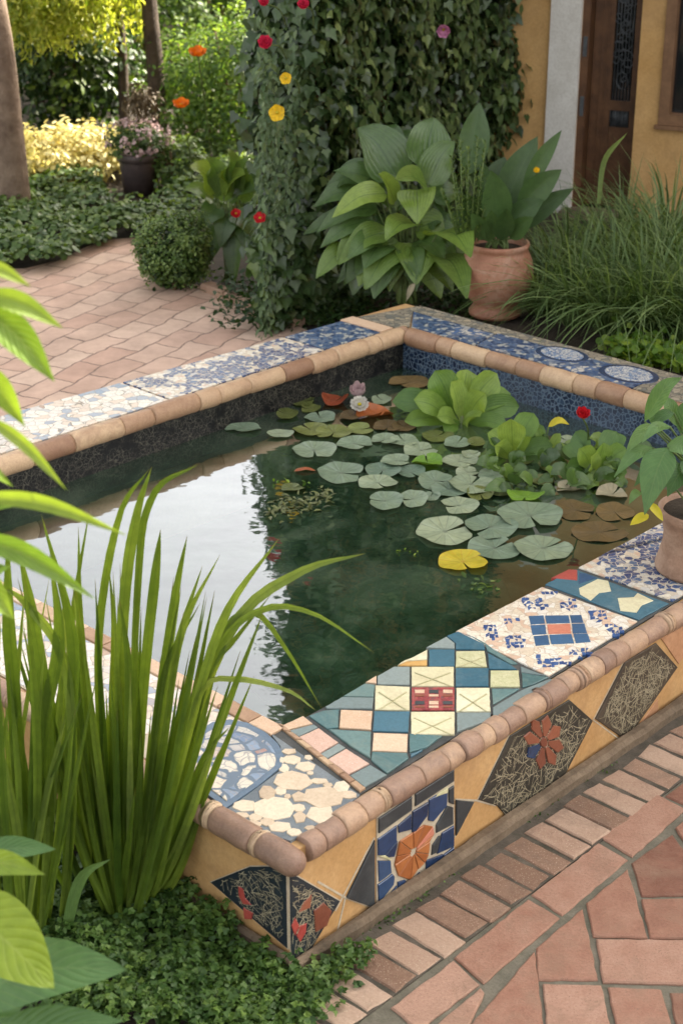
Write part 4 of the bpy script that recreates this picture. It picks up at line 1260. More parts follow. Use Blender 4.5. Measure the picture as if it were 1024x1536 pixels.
tiles('diamond_panel', [(face([(763, 1103), (852, 1049), (887, 1080), (842, 1168), (762, 1229), (744, 1208), (716, 1199)], None), 0)], [M['scratch']], NF, .006, 0, 'dark scratched diamond with a brown red flower')
tiles('diamond_panel', [(face([(935, 993), (982, 964), (1014, 1000), (937, 1110), (891, 1078)], None), 0)], [M['scratch_fine']], NF, .006, 0, 'brown diamond covered in pale scratched lines')
a_d = ab(V(1013, 1000, PF, NF))[0]
for k in range(2):
    a0 = a_d + .10 + k * .42
    tiles('diamond_panel', [([P(a0, FB, .24), P(a0 + .16, FB, .37), P(a0 + .32, FB, .22), P(a0 + .15, FB, .085)], 0)], [M['scratch'] if k else M['scratch_fine']], NF, .006, 0)
tiles('panel_tile', [(face([(990, 958), (1024, 936), (1040, 960), (1016, 996)], None), 0), (face([(942, 1108), (985, 1048), (986, 1082), (946, 1128)], None), 0)], [M['orange_tile']], NF, .004, 0)
def scratches(poly, n_, count, lmax, wd, seed):
    """thin pale inlaid lines scattered over a convex tile"""
    rs = random.Random(seed)
    Pp = np.array(poly, float); c_ = Pp.mean(0); n_ = nrm(n_)
    x_ = nrm(np.cross(UPV, n_)); k = len(Pp)
    sg = np.sign(np.dot(np.cross(Pp[1] - Pp[0], c_ - Pp[0]), n_))
    inside = lambda q: all(sg * np.dot(np.cross(Pp[(i + 1) % k] - Pp[i], q - Pp[i]), n_) > 0 for i in range(k))
    mb_ = MB()
    lo = min(np.dot(p - c_, x_) for p in Pp); hi = max(np.dot(p - c_, x_) for p in Pp); zl = min(p[2] for p in Pp) - c_[2]; zh = max(p[2] for p in Pp) - c_[2]
    done = 0
    for _ in range(count * 4):
        q = c_ + x_ * rs.uniform(lo, hi) + UPV * rs.uniform(zl, zh)
        a0 = rs.random() * 6.283; ln = rs.uniform(.25, 1) * lmax; cv = rs.uniform(-.4, .4)
        pts = []
        for i in range(5):
            t_ = i / 4; an = a0 + cv * t_
            pts.append(q + (x_ * math.cos(an) + UPV * math.sin(an)) * ln * t_)
        if not (inside(pts[0]) and inside(pts[-1]) and inside(pts[2])): continue
        done += 1
        w_ = wd * rs.uniform(.5, 1.2)
        for p, r_ in zip(pts[:-1], pts[1:]):
            d = nrm(r_ - p); sd = np.cross(n_, d) * w_
            mb_.face_set([p - sd + n_ * .0076, r_ - sd + n_ * .0076, r_ + sd + n_ * .0076, p + sd + n_ * .0076], [(0, 1, 2, 3)])
        if done >= count: break
    return mb_


sc_ = scratches(face([(764, 1106), (850, 1053), (884, 1080), (842, 1166), (762, 1227), (719, 1198)], None), NF, 460, .07, .0010, 3)
sc2 = scratches(face([(936, 995), (981, 967), (1011, 1000), (937, 1107), (894, 1077)], None), NF, 480, .07, .0010, 5)
sc_.build('scratch_line', M['scratch_pale'], pool, False); sc2.build('scratch_line', M['scratch_pale'], pool, False)
# flower in the first diamond
fc = (812, 1112)
it = []
for i in range(8):
    a0 = 6.283 * i / 8 + .2
    q = [(fc[0] + 7 * math.cos(a0 - .35), fc[1] + 9 * math.sin(a0 - .35)), (fc[0] + 24 * math.cos(a0 - .33), fc[1] + 32 * math.sin(a0 - .33)), (fc[0] + 31 * math.cos(a0), fc[1] + 42 * math.sin(a0)), (fc[0] + 24 * math.cos(a0 + .33), fc[1] + 32 * math.sin(a0 + .33)), (fc[0] + 7 * math.cos(a0 + .35), fc[1] + 9 * math.sin(a0 + .35))]
    it.append((face(q, None), 0 if i not in (3,) else 1))
it.append((face([(fc[0] + 6 * math.cos(6.283 * i / 8), fc[1] + 8 * math.sin(6.283 * i / 8)) for i in range(8)], None), 0))
tiles('flower_tile', it, [M['flowerred'], M['navy']], NF, .0096, .0004, 'brown red petals on the scratched diamond')
# dark corner panel, wrapping the near edge
NL = -A_
PL = P(FA, 0, 0)
faceL = lambda pts, conv: [V(*(conv(x, y) if conv else (x, y)), PL, NL) for x, y in pts]
ce_t, ce_b = P(FA, FB, .355), P(FA, FB, .073)
pl = faceL([(632, 340), (752, 292)], r7)
lf = [pl[0], pl[1], P(FA, FB + .02, .345), P(FA, FB + .001, .340), P(FA, FB + .001, .076)]
bm_ = MB(); bm_.prism(lf, NL, .0035); 
pr = face([(1018, 395), (886, 615)], r7)
rf = [P(FA, FB, .340), pr[0], pr[1], P(FA, FB, .076)]
bm_.prism(rf, NF, .0035); bm_.build('panel_bed', M['mortar'], pool, False)
mb = MB(); mb.prism(inset(np.array(lf) if True else lf, NL, .004) if False else [p * 0.97 + np.mean(lf, 0) * 0.03 for p in lf], NL, .006)
mb.prism([p * 0.97 + np.mean(rf, 0) * 0.03 for p in rf], NF, .006)
mb.build('corner_panel', M['blue_scratch'], pool, False, 'blue black scratched panel with red petals at the near corner')
for Pq, nn_, sd_ in ((lf, NL, 11), (rf, NF, 12)):
    sh = [p * .9 + np.mean(Pq, 0) * .1 for p in Pq]
    scratches(sh, nn_, 200, .05, .0008, sd_).build('scratch_line', M['scratch_pale'], pool, False)
it = []
for q in ([(720, 350), (735, 360), (740, 385), (760, 408), (735, 405), (722, 380)], [(735, 415), (765, 432), (760, 452), (738, 450)]):
    it.append((faceL(q, r7), 0))
tiles('petal_tile', it, [M['red']], NL, .0085, 0)
it = []
for q in ([(880, 445), (893, 470), (880, 500), (868, 470)], [(893, 470), (915, 462), (912, 490), (895, 520), (884, 500)], [(905, 400), (930, 375), (925, 415), (890, 430)], [(935, 425), (965, 400), (990, 425), (975, 470), (940, 490)]):
    it.append((face(q, r7), 0 if len(it) < 2 else 1))
tiles('petal_tile', it, [M['red'], M['flowerred']], NF, .0085, 0)

# underwater rocks (seen through the water)
def blob(name, cen, rad, mat, label, cat, group=None, seed=0, sub=3, amp=.25):
    bpy_m = bpy.data.meshes.new(name)
    import bmesh
    bm = bmesh.new()
    bmesh.ops.create_icosphere(bm, subdivisions=sub, radius=1.0)
    for v in bm.verts:
        d = v.co.normalized()
        k = 1 + amp * mnoise.noise(d * 1.6 + Vector((seed * 7.1, 0, 0))) + amp * .4 * mnoise.noise(d * 4 + Vector((0, seed * 3.3, 0)))
        v.co = Vector((d.x * rad[0] * k, d.y * rad[1] * k, d.z * rad[2] * k))
    for f in bm.faces: f.smooth = True
    bm.to_mesh(bpy_m); bm.free()
    bpy_m.materials.append(mat)
    ob = bpy.data.objects.new(name, bpy_m)
    ob.location = tuple(map(float, cen))
    ob.rotation_euler = (0, 0, seed)
    COL.objects.link(ob)
    return tag(ob, label, cat, group)


for i, (px, py, rx, ry, rz, lb) in enumerate(((600, 935, .36, .26, .17, 'large mossy boulder under the green water in front of the lily pads'), (500, 1035, .27, .20, .17, 'submerged green rock in the near corner of the pond'),
                                              (405, 1010, .10, .07, .10, 'small dark submerged rock next to the pink trim'), (700, 900, .18, .14, .12, 'submerged rock left of the floating sprig'))):
    blob('pond_rock', U(px, py, WATER_Z - rz * 1.22 - .01), (rx, ry, rz), M['rock'], lb, 'rock', 'rocks lying under the pond water', i + 1)

# ------------------------------------------------------------------ house
HP0 = U(940, 325, 0)
HD = nrm([.93, -.37, 0])                      # to the right along the facade
HN = np.array([HD[1], -HD[0], 0])            # outward (towards the pond)
if np.dot(HN, -HP0) < 0: HN = -HN


def H(s_, d_, z): return HP0 + HD * s_ + HN * d_ + UPV * z


def hs_(px, py=200, d_=0.0):
    p = V(px, py, HP0 + HN * d_, HN); return float(np.dot(p - HP0, HD)), float(p[2])


house = thing('house', 'ochre plastered garden house with a white pillar and brown wooden door', 'house', H(0, 0, 0))
HH = 8.6  # unseen height and right-hand length stretched so the house shades pond and terrace
s_pl, s_pr = hs_(818)[0], hs_(862, 200)[0]
s_dl, s_dr = s_pr, 0.0
s_left = hs_(738)[0]
IW0 = U(436, 474, 0)                          # free end of the ivy wall
mb = MB()


def hbox(mb_, s0, s1, d0, d1, z0, z1, mat=0):
    mb_.prism([H(s0, d0, z0), H(s1, d0, z0), H(s1, d1, z0), H(s0, d1, z0)], UPV, z1 - z0, mat)


# window hole in the right-hand wall
wl, wz = hs_(987, 150); _, wz0 = hs_(1000, 188)
wl = hs_(986, 190)[0]; wz0 = hs_(1000, 187)[1]
W0, W1, WZ0, WZ1 = wl, wl + .95, wz0, wz0 + 1.25
hbox(mb, 0, W0, -.3, 0, -.1, HH); hbox(mb, W1, 14.0, -.3, 0, -.1, HH); hbox(mb, W0, W1, -.3, 0, -.1, WZ0); hbox(mb, W0, W1, -.3, 0, WZ1, HH)
hbox(mb, s_left, s_pl, -.3, 0, -.1, HH)
hbox(mb, s_pl, s_pr, -.3, -.02, -.1, HH)
hbox(mb, s_pr, 0, -.3, 0, 2.3, HH)
hbox(mb, s_left, s_left + .3, -3, -.3, -.1, HH); hbox(mb, 13.7, 14.0, -3, -.3, -.1, HH); hbox(mb, s_left, 14.0, -3.3, -3, -.1, HH)
# wing wall carrying the ivy
sw = A_
wl_len = 3.6
IW1 = H(hs_(728, 250)[0], 0, 0)
WD = nrm(IW1 - IW0); WN = np.array([WD[1], -WD[0], 0])
wl_len = float(np.linalg.norm(IW1 - IW0)) - .25
p0 = IW0 + WD * .25
mb.prism([p0, p0 + WD * (wl_len + .2), p0 + WD * (wl_len + .2) - WN * .2, p0 - WN * .2], UPV, 4.6)
mb.build('wall', M['ochre'], house, False)
mb = MB(); hbox(mb, s_pl, s_pr, -.02, .035, -.1, 3.2); hbox(mb, s_pl - .02, s_pr, -.02, .055, 3.2, 3.32)
mb.build('pillar', M['white_plaster'], house, False, 'white plastered pillar left of the door')
mb = MB(); hbox(mb, s_left - .3, 14.4, -3.6, .4, HH, HH + .12); mb.build('roof', M['roof'], house, False)
# door
DD = -.16
mb = MB(); fw = .055
hbox(mb, s_dl, s_dl + fw, DD - .06, -.03, 0, 2.3); hbox(mb, s_dr - .02, s_dr - .001, DD - .06, DD + .03, 0, 2.3); hbox(mb, s_dl + fw, s_dr - .02, DD - .06, -.03, 2.2, 2.3)
mb.build('door_frame', M['wood'], house, False)
dl, dr = s_dl + fw + .004, s_dr - .024
zr1, zr0 = hs_(910, 150, DD)[1], hs_(910, 165, DD)[1]
zg0 = hs_(910, 190, DD)[1]
door = MB()
hbox(door, dl, dl + .15, DD - .045, DD, .03, 2.19); hbox(door, dr - .05, dr, DD - .045, DD, .03, 2.19)
hbox(door, dl + .15, dr - .05, DD - .045, DD, zr0, zr1); hbox(door, dl + .15, dr - .05, DD - .045, DD, 2.0, 2.19); hbox(door, dl + .15, dr - .05, DD - .045, DD, .03, .16)
hbox(door, dl + .15, dr - .05, DD - .045, DD - .015, .16, zg0)
for x in (dl + .06, dl + .10):
    hbox(door, x, x + .012, DD, DD + .008, .1, 2.1)
dob = door.build('door', M['wood'], house, False)
mb = MB(); hbox(mb, dl + .15, dr - .05, DD - .035, DD - .025, zr1, 2.0); hbox(mb, dl + .15, dr - .05, DD - .035, DD - .025, zg0, zr0)
mb.build('glass_pane', M['glass'], dob, False)
gr = MB()
for k in range(22):
    sx = dl + .17 + random.random() * (dr - dl - .25); z0 = zr1 + .03 + random.random() * .9
    pts = []
    r0 = random.uniform(.03, .06); a0 = random.random() * 6.3; sg = random.choice((-1, 1))
    for i in range(16):
        th = i / 15 * 7.5; rr = r0 * (1 - th / 9)
        pts.append(H(sx + rr * math.cos(a0 + sg * th), DD - .012, z0 + rr * 1.3 * math.sin(a0 + sg * th)))
    gr.tube(pts, .0045, 5)
for k in range(6):
    sx = dl + .165 + k * (dr - dl - .23) / 5
    gr.tube([H(sx, DD - .010, zr1), H(sx, DD - .010, 2.0)], .004, 5)
for k in range(14):
    sx = dl + .16 + k * (dr - dl - .22) / 13
    gr.tube([H(sx, DD - .012, zg0), H(sx + random.uniform(-.006, .006), DD - .012, zr0)], .004, 5)
gr.build('grille', M['iron'], dob)
for zz in (hs_(870, 70)[1], hs_(870, 160)[1]):
    mb = MB(); hbox(mb, s_dl + .018, s_dl + .045, -.03, -.012, zz - .07, zz + .07)
    mb.build('hinge', M['iron'], house, False)
mb = MB(); hbox(mb, s_dl - .05, s_dr, -.05, .18, -.05, .035); mb.build('doorstep', M['concrete'], house, False)
# window
mb = MB(); t_ = .075
hbox(mb, W0, W0 + t_, -.12, .025, WZ0, WZ1); hbox(mb, W1 - t_, W1, -.12, .025, WZ0, WZ1); hbox(mb, W0 + t_, W1 - t_, -.12, .025, WZ0, WZ0 + t_); hbox(mb, W0 + t_, W1 - t_, -.12, .025, WZ1 - t_, WZ1)
hbox(mb, (W0 + W1) / 2 - .02, (W0 + W1) / 2 + .02, -.10, -.06, WZ0 + t_, WZ1 - t_)
wob = mb.build('window', M['wood_light'], house, False)
mb = MB(); hbox(mb, W0 + t_, W1 - t_, -.092, -.082, WZ0 + t_, WZ1 - t_); mb.build('glass_pane', M['glass'], wob, False)
mb = MB(); hbox(mb, W0 - .02, W1 + .02, .001, .045, WZ0 - .03, WZ0 - .002); mb.build('sill', M['wood_light'], wob, False)

# ------------------------------------------------------------------ ivy on the wing wall
ivy = thing('climbing_ivy', 'thick dark green ivy hanging over the corner wall behind the hosta', 'ivy', IW0)
pos, nor, rd = [], [], []


def ivy_patch(org, du, dv, n_out, lu, lv, n_cl, per, dep, keep=None):
    for k in range(n_cl):
        u, v = random.random() * lu, random.random() * lv
        if keep and not keep(u, v): continue
        c_ = org + du * u + dv * v
        bulge = dep * (0.3 + 0.9 * max(0, mnoise.noise(Vector(tuple(c_ * 1.7))) + .4))
        cr = random.uniform(.08, .16); tone = random.gauss(.50, .24)
        for i in range(per):
            o_ = nrm(rng.normal(size=3)) * cr * random.random() ** .5
            pos.append(c_ + o_ + n_out * (bulge + random.uniform(-.03, .05)))
            nor.append(n_out * 1.0 + UPV * .45 + o_ * 4 + rng.normal(size=3) * .38)
            rd.append(tone + random.gauss(0, .16))


fo = IW0 + WD * .25
ivy_patch(fo - WD * .12, WD, UPV, WN, wl_len + .1, 1.9, 760, 15, .17)
ivy_patch(fo + UPV * 1.8 - WD * .12, WD, UPV, WN, wl_len + .1, 3.0, 480, 12, .2)
ivy_patch(fo + WN * .12, -WN, UPV, -WD, .34, 1.9, 150, 15, .2)
ivy_patch(fo + UPV * 1.8 + WN * .12, -WN, UPV, -WD, .34, 3.0, 100, 12, .2)
ivy_patch(fo + UPV * 4.6, WD, -WN, UPV, wl_len, .25, 130, 12, .18)
# over the facade up to the white pillar
sfl = hs_(715)[0]; sfr = hs_(768)[0]
ivy_patch(H(sfl, 0, hs_(760, 150)[1]), HD, UPV, HN, sfr - sfl, 2.6, 200, 13, .10, lambda u, v: v > .25 * mnoise.noise(Vector((u * 6, 0, 0))) + .1 and u < (sfr - sfl) * (.75 + .35 * mnoise.noise(Vector((v * 4, 5, 0)))))
# skirt of trailing shoots at the free end
for k in range(150):
    px, py = random.uniform(400, 520), random.uniform(330, 482)
    if px < 470 - (482 - py) * 2 + 60: pass
    c_ = D(px, py, 9.25 + (px - 400) * .0035)
    for i in range(10):
        pos.append(c_ + rng.normal(size=3) * .05); nor.append(-WD * .6 + WN * .5 + UPV * .5 + rng.normal(size=3) * .4); rd.append(random.gauss(.55, .2))
cloud('foliage', M['ivy'], pos, nor, rng.uniform(.055, .105, len(pos)), T_ivy(), ivy, (0, 0, -1), .55, rd)
# pale trailing strands on the left edge
pos, nor, rd = [], [], []
for k in range(210):
    px = 392 + random.random() ** 1.7 * 190; py = random.uniform(20, 470)
    if px > 470 and py > 330: continue
    c_ = D(px, py, 9.15 + (px - 400) * .0066)
    for i in range(9):
        q = c_ + np.array([random.gauss(0, .02), random.gauss(0, .03), -.035 * i])
        pos.append(q); nor.append(np.array([-.5, -.7, .45]) + rng.normal(size=3) * .4); rd.append(random.gauss(.4, .2))
cloud('young_shoot', M['ivy_pale'], pos, nor, rng.uniform(.035, .07, len(pos)), T_ovate(.42), ivy, (0, 0, -1), .65, rd)
st = MB()
for k in range(9):
    a0 = random.uniform(0, 2.6)
    st.tube([fo + WD * (a0 + .1 * math.sin(i * .9 + k)) + WN * .03 + UPV * (.3 * i) for i in range(14)], np.linspace(.018, .006, 14), 6)
st.build('stem', M['brown_stem'], ivy)


# ------------------------------------------------------------------ flower helper
def flower(px, py, y, r, mat, label, cat, name='flower', npet=8, group=None, face_=(0, -.8, .6), cup=.5, stem_to=None, layers=2, z=None):
    c_ = D(px, py, y) if z is None else U(px, py, z)
    e = thing(name, label, cat, c_, group or {'rose': 'pink roses on the ivy edge', 'poppy': 'orange poppies in the back garden', 'red_flower': 'red flowers in the garden', 'yellow_flower': 'yellow blossoms'}.get(name))
    f = nrm(face_)
    x = nrm(np.cross(f, (0.1, 0, 1.0))); yv = np.cross(f, x)
    mb_ = MB()
    for l_ in range(layers):
        rr = r * (1 - .32 * l_); cu = cup + .38 * l_
        for k in range(npet):
            a0 = 6.283 * (k + .5 * l_) / npet + random.uniform(-.12, .12)
            d = x * math.cos(a0) + yv * math.sin(a0)
            p1 = c_ + d * rr * .6 + f * rr * cu * .35; p2 = c_ + d * rr * (1 - .25 * cu) + f * rr * cu * random.uniform(.75, 1.1)
            mb_.leaf([c_, p1, p2], rr * 4.2 / npet + rr * .25, f - d * .2, .1, 'petal', 0, random.random(), 6, .05, .2)
    mb_.build('petal', mat, e)
    if cat in ('flower',) and layers < 3:
        mb_ = MB(); mb_.lathe(c_ + f * r * .12, [(0.001, -.1 * r), (.2 * r, 0), (.16 * r, .18 * r), (.001, .22 * r)], 10)
        mb_.build('flower_centre', M['yellowleaf'], e)
    if stem_to is not None:
        mb_ = MB(); s2 = np.asarray(stem_to, float)
        mb_.tube(smooth([c_ - f * r * .05, (c_ + s2) / 2 + np.array([.02, 0, .03]), s2], 9), .004 if r < .08 else .006, 6)
        mb_.build('stem', M['stem'], e)
    return e


# ------------------------------------------------------------------ leafy plants traced leaf by leaf
def pxleaf(mb_, b0, t0, wpx, yb, yt, arch=.12, fold=.2, prof='ovate', rnd=None, normal=(0, -.55, .85), mat=0, wave=.03, n=9, cup=0.0):
    p0, p1 = D(*b0, yb), D(*t0, yt)
    w_ = wpx * (0.5 * (yb + yt) / _c) / FPX * 1.02
    ln = np.linalg.norm(p1 - p0)
    mid = (p0 + p1) / 2 + np.array([0, 0, ln * arch])
    mb_.leaf([p0, mid, p1], w_, normal, fold, prof, mat, random.random() if rnd is None else rnd, n, wave, cup)
    return p0


hb = U(610, 452, .22)
hosta = thing('hosta', 'big hosta with broad ribbed leaves beside the clay urn', 'hosta', hb)
hm, hst = MB(), MB()
HY = hb[1]
hl = [((637, 250), (652, 177), 56, .15, .45), ((597, 268), (536, 193), 62, .1, .25), ((600, 305), (500, 256), 44, .05, .3), ((640, 280), (592, 270), 34, -.25, .62), ((642, 276), (681, 212), 42, .05, .5),
      ((625, 285), (626, 336), 48, -.2, .85), ((592, 303), (567, 261), 30, -.1, .9), ((578, 290), (498, 327), 34, -.15, .95), ((620, 335), (578, 360), 42, -.3, .72), ((655, 352), (706, 386), 56, -.62, .7),
      ((600, 365), (547, 434), 54, -.25, .62), ((628, 368), (624, 427), 58, -.3, .68), ((660, 384), (700, 448), 50, -.60, .6), ((548, 388), (529, 443), 40, -.05, .2), ((525, 375), (474, 418), 34, -.15, .65),
      ((560, 332), (480, 372), 32, -.05, .4), ((565, 312), (474, 350), 32, 0, .35), ((582, 347), (508, 397), 38, -.2, .65), ((560, 262), (488, 285), 40, .15, .2), ((585, 235), (570, 190), 44, .3, .12),
      ((612, 250), (604, 195), 46, .3, .15), ((540, 290), (470, 310), 32, .1, .3), ((650, 300), (690, 290), 40, .1, .3), ((545, 330), (455, 352), 30, .1, .25), ((575, 380), (505, 425), 40, 0, .25), ((640, 330), (668, 330), 44, .0, .2),
      ((590, 340), (560, 350), 40, .1, .15), ((610, 300), (585, 320), 44, .1, .2)]
for k in range(26):
    an = random.uniform(-.3, 3.45); rr_ = random.uniform(45, 95)
    bx_, by_ = 605 + rr_ * .45 * math.cos(an), 345 + rr_ * .35 * math.sin(an)
    hl.append(((bx_, by_), (bx_ + rr_ * .85 * math.cos(an) * 1.1, by_ + rr_ * .75 * math.sin(an) + 8), random.uniform(30, 50), random.uniform(-.1, .3), random.uniform(.15, .7)))
for k in range(22):
    an = random.uniform(.1, 3.0); rr_ = random.uniform(55, 95)
    bx_, by_ = 600 + rr_ * .55 * math.cos(an), 352 + rr_ * .30 * math.sin(an)
    hl.append(((bx_, by_), (bx_ + rr_ * .8 * math.cos(an), min(by_ + rr_ * .75 * math.sin(an) + 10, 448)), random.uniform(32, 50), random.uniform(-.28, -.08), random.uniform(.3, .8)))
for (b0, t0, wp, dy, rn) in hl:
    p0 = pxleaf(hm, b0, t0, wp * 1.12, HY + dy * .3 + .02, HY + dy, .14, .22, 'heart', rn, (random.uniform(-.25, .25), -.6, .8), 0, .035, 11)
    hst.tube(smooth([hb + np.array([random.uniform(-.06, .06), random.uniform(-.05, .08), 0]), (hb + p0) / 2 + UPV * .05, p0], 8), np.linspace(.009, .005, 8), 6)
hm.build('foliage', M['hosta'], hosta)
hst.build('stem', M['stem'], hosta)
dl_ = MB(); pxleaf(dl_, (622, 425), (609, 452), 9, HY - .3, HY - .33, .1, .5, 'lance', .5)
dl_.build('withered_leaf', M['pad_pale'], hosta, True, 'curled tan withered leaf hanging from the hosta')

# urn
ub = U(742, 470, .24)
urn = thing('clay_urn', 'round terracotta urn on a small foot behind the far right rim', 'urn', ub)
k_ = (ub[1] / _c) / FPX
mb = MB()
us_ = 50 * k_
mb.lathe(ub, [(.001, 0), (us_ * .74, 0), (us_ * .76, .02), (us_ * .66, .045), (us_ * .62, .065), (us_ * .80, .10), (us_ * .98, .17), (us_ * 1.03, .24), (us_ * .98, .31), (us_ * .87, .36), (us_ * .84, .375), (us_ * .87, .383), (us_ * .89, .40), (us_ * .87, .412), (us_ * .80, .412), (us_ * .78, .36), (.001, .355)], 48, 0, .5, .006)
mb.build('pot_body', M['terracotta'], urn)
so_ = MB(); so_.lathe(ub, [(.001, .372), (us_ * .79, .368)], 30); so_.build('potting_soil', M['soil'], urn)

cb = ub + UPV * .37
canna = thing('canna_plant', 'tall canna with upright dark green leaves growing in the terracotta urn', 'plant', cb)
cm, cs_ = MB(), MB()
CY = cb[1]
for (b0, t0, wp, dy, rn) in [((702, 262), (719, 153), 42, .1, .35), ((748, 330), (806, 204), 46, .05, .3), ((785, 290), (842, 195), 24, -.05, .55), ((778, 312), (842, 254), 36, -.1, .45), ((748, 345), (736, 255), 42, -.15, .5),
                             ((733, 362), (736, 315), 26, -.15, .7), ((770, 325), (770, 240), 32, .1, .2), ((760, 340), (815, 300), 34, -.1, .3), ((720, 340), (690, 290), 30, -.1, .3), ((740, 300), (756, 235), 40, .15, .1),
                             ((775, 345), (860, 282), 28, .0, .2), ((728, 360), (706, 320), 24, -.18, .6), ((765, 358), (800, 325), 26, -.18, .4), ((752, 360), (760, 312), 28, -.2, .25), ((735, 355), (722, 240), 34, .0, .3), ((712, 345), (668, 322), 26, 0, .2)]:
    p0 = pxleaf(cm, b0, t0, wp, CY + dy * .3, CY + dy, .05, .25, 'ovate', rn, (random.uniform(-.3, .3), -.9, .35), 0, .03, 11)
    cs_.tube(smooth([cb + np.array([random.uniform(-.09, .09), random.uniform(-.08, .08), -.01]), (cb + p0) / 2 + UPV * .02, p0], 7), .006, 6)
cm.build('foliage', M['canna'], canna); cs_.build('stem', M['stem'], canna)
# upright narrow-leaved spikes
sp = thing('spiky_herb', 'slender upright herb with narrow leaves at the left side of the urn', 'plant', cb + np.array([-.1, -.05, 0]))
pos, nor, rd = [], [], []; stm = MB()
for (bx, tx, ty) in ((690, 676, 236), (694, 690, 208), (700, 702, 222), (705, 716, 205), (710, 728, 212), (698, 682, 262), (716, 736, 262), (688, 668, 300), (703, 698, 250), (712, 722, 250), (695, 660, 285)):
    p0, p1 = D(bx, 362, CY - .12), D(tx, ty, CY - .1)
    stm.tube([p0, p1], .004, 5)
    for i in range(46):
        t_ = .12 + .88 * i / 46
        a0 = i * 2.4
        pos.append(p0 + (p1 - p0) * t_); nor.append(np.array([math.cos(a0) * .7, math.sin(a0) * .7, .5])); rd.append(random.uniform(.3, 1))
cloud('foliage', M['cover'], pos, nor, rng.uniform(.022, .042, len(pos)), T_ovate(.28), sp, (0, 0, 1), .7, rd); stm.build('stem', M['stem'], sp)
flower(804, 256, CY - .1, .020, M['p_yellow'], 'small yellow blossom among the canna leaves above the urn', 'flower', 'yellow_flower', 5, stem_to=D(785, 310, CY))

# grass mound in front of the facade
gm_b = U(900, 505, .24)
gm = thing('ornamental_grass', 'wide arching ornamental grass mound below the door and window', 'grass', gm_b)
bs, dr, ln, wd, dp, rd = [], [], [], [], [], []
for (px, py, nb, hgt) in ((815, 470, 150, .55), (860, 485, 170, .60), (915, 500, 190, .62), (965, 505, 190, .66), (1020, 510, 200, .72), (850, 435, 150, .62), (915, 445, 170, .66), (985, 450, 190, .74), (1060, 470, 170, .78), (1000, 400, 160, .8), (930, 400, 120, .62), (1080, 520, 150, .72), (800, 450, 90, .5)):
    c_ = U(px, py, .22)
    for k in range(int(nb * 1.5)):
        a0 = random.random() * 6.283; ti = abs(random.gauss(.5, .28))
        bs.append(c_ + np.array([math.cos(a0), math.sin(a0), 0]) * random.random() * .09)
        dr.append((math.cos(a0) * ti, math.sin(a0) * ti, 1.0)); ln.append(hgt * random.uniform(.75, 1.5)); wd.append(random.uniform(.006, .012)); dp.append(random.uniform(.25, .95)); rd.append(random.random())
ribbons('grass_blade', M['mound'], bs, np.array(dr), np.array(ln), np.array(wd), np.array(dp), gm, 8, np.array(rd))
tb = MB(); tb.leaf([D(897, 305, 9.2), D(906, 240, 9.15), D(940, 199, 9.0)], .03, (0, -1, .2), .3, 'sword', 0, .9, 12); tb.build('tall_blade', M['mound'], gm)
# bright little ground plants at the foot of the grass
pos, nor, rd = [], [], []
for k in range(90):
    px = random.uniform(915, 1040); c_ = U(px, 522 + (px - 915) * .22 + random.uniform(-12, 8), .26)
    for i in range(8):
        pos.append(c_ + rng.normal(size=3) * np.array([.03, .03, .025]) + UPV * .03); nor.append(rng.normal(size=3) * .5 + UPV + np.array([0, -.4, 0])); rd.append(random.random())
e = thing('creeping_plant', 'yellow green creeping plant between the grass mound and the far right rim', 'plant', U(965, 530, .25))
cloud('foliage', M['fresh'], pos, nor, rng.uniform(.025, .055, len(pos)), T_round(), e, rnd=rd)

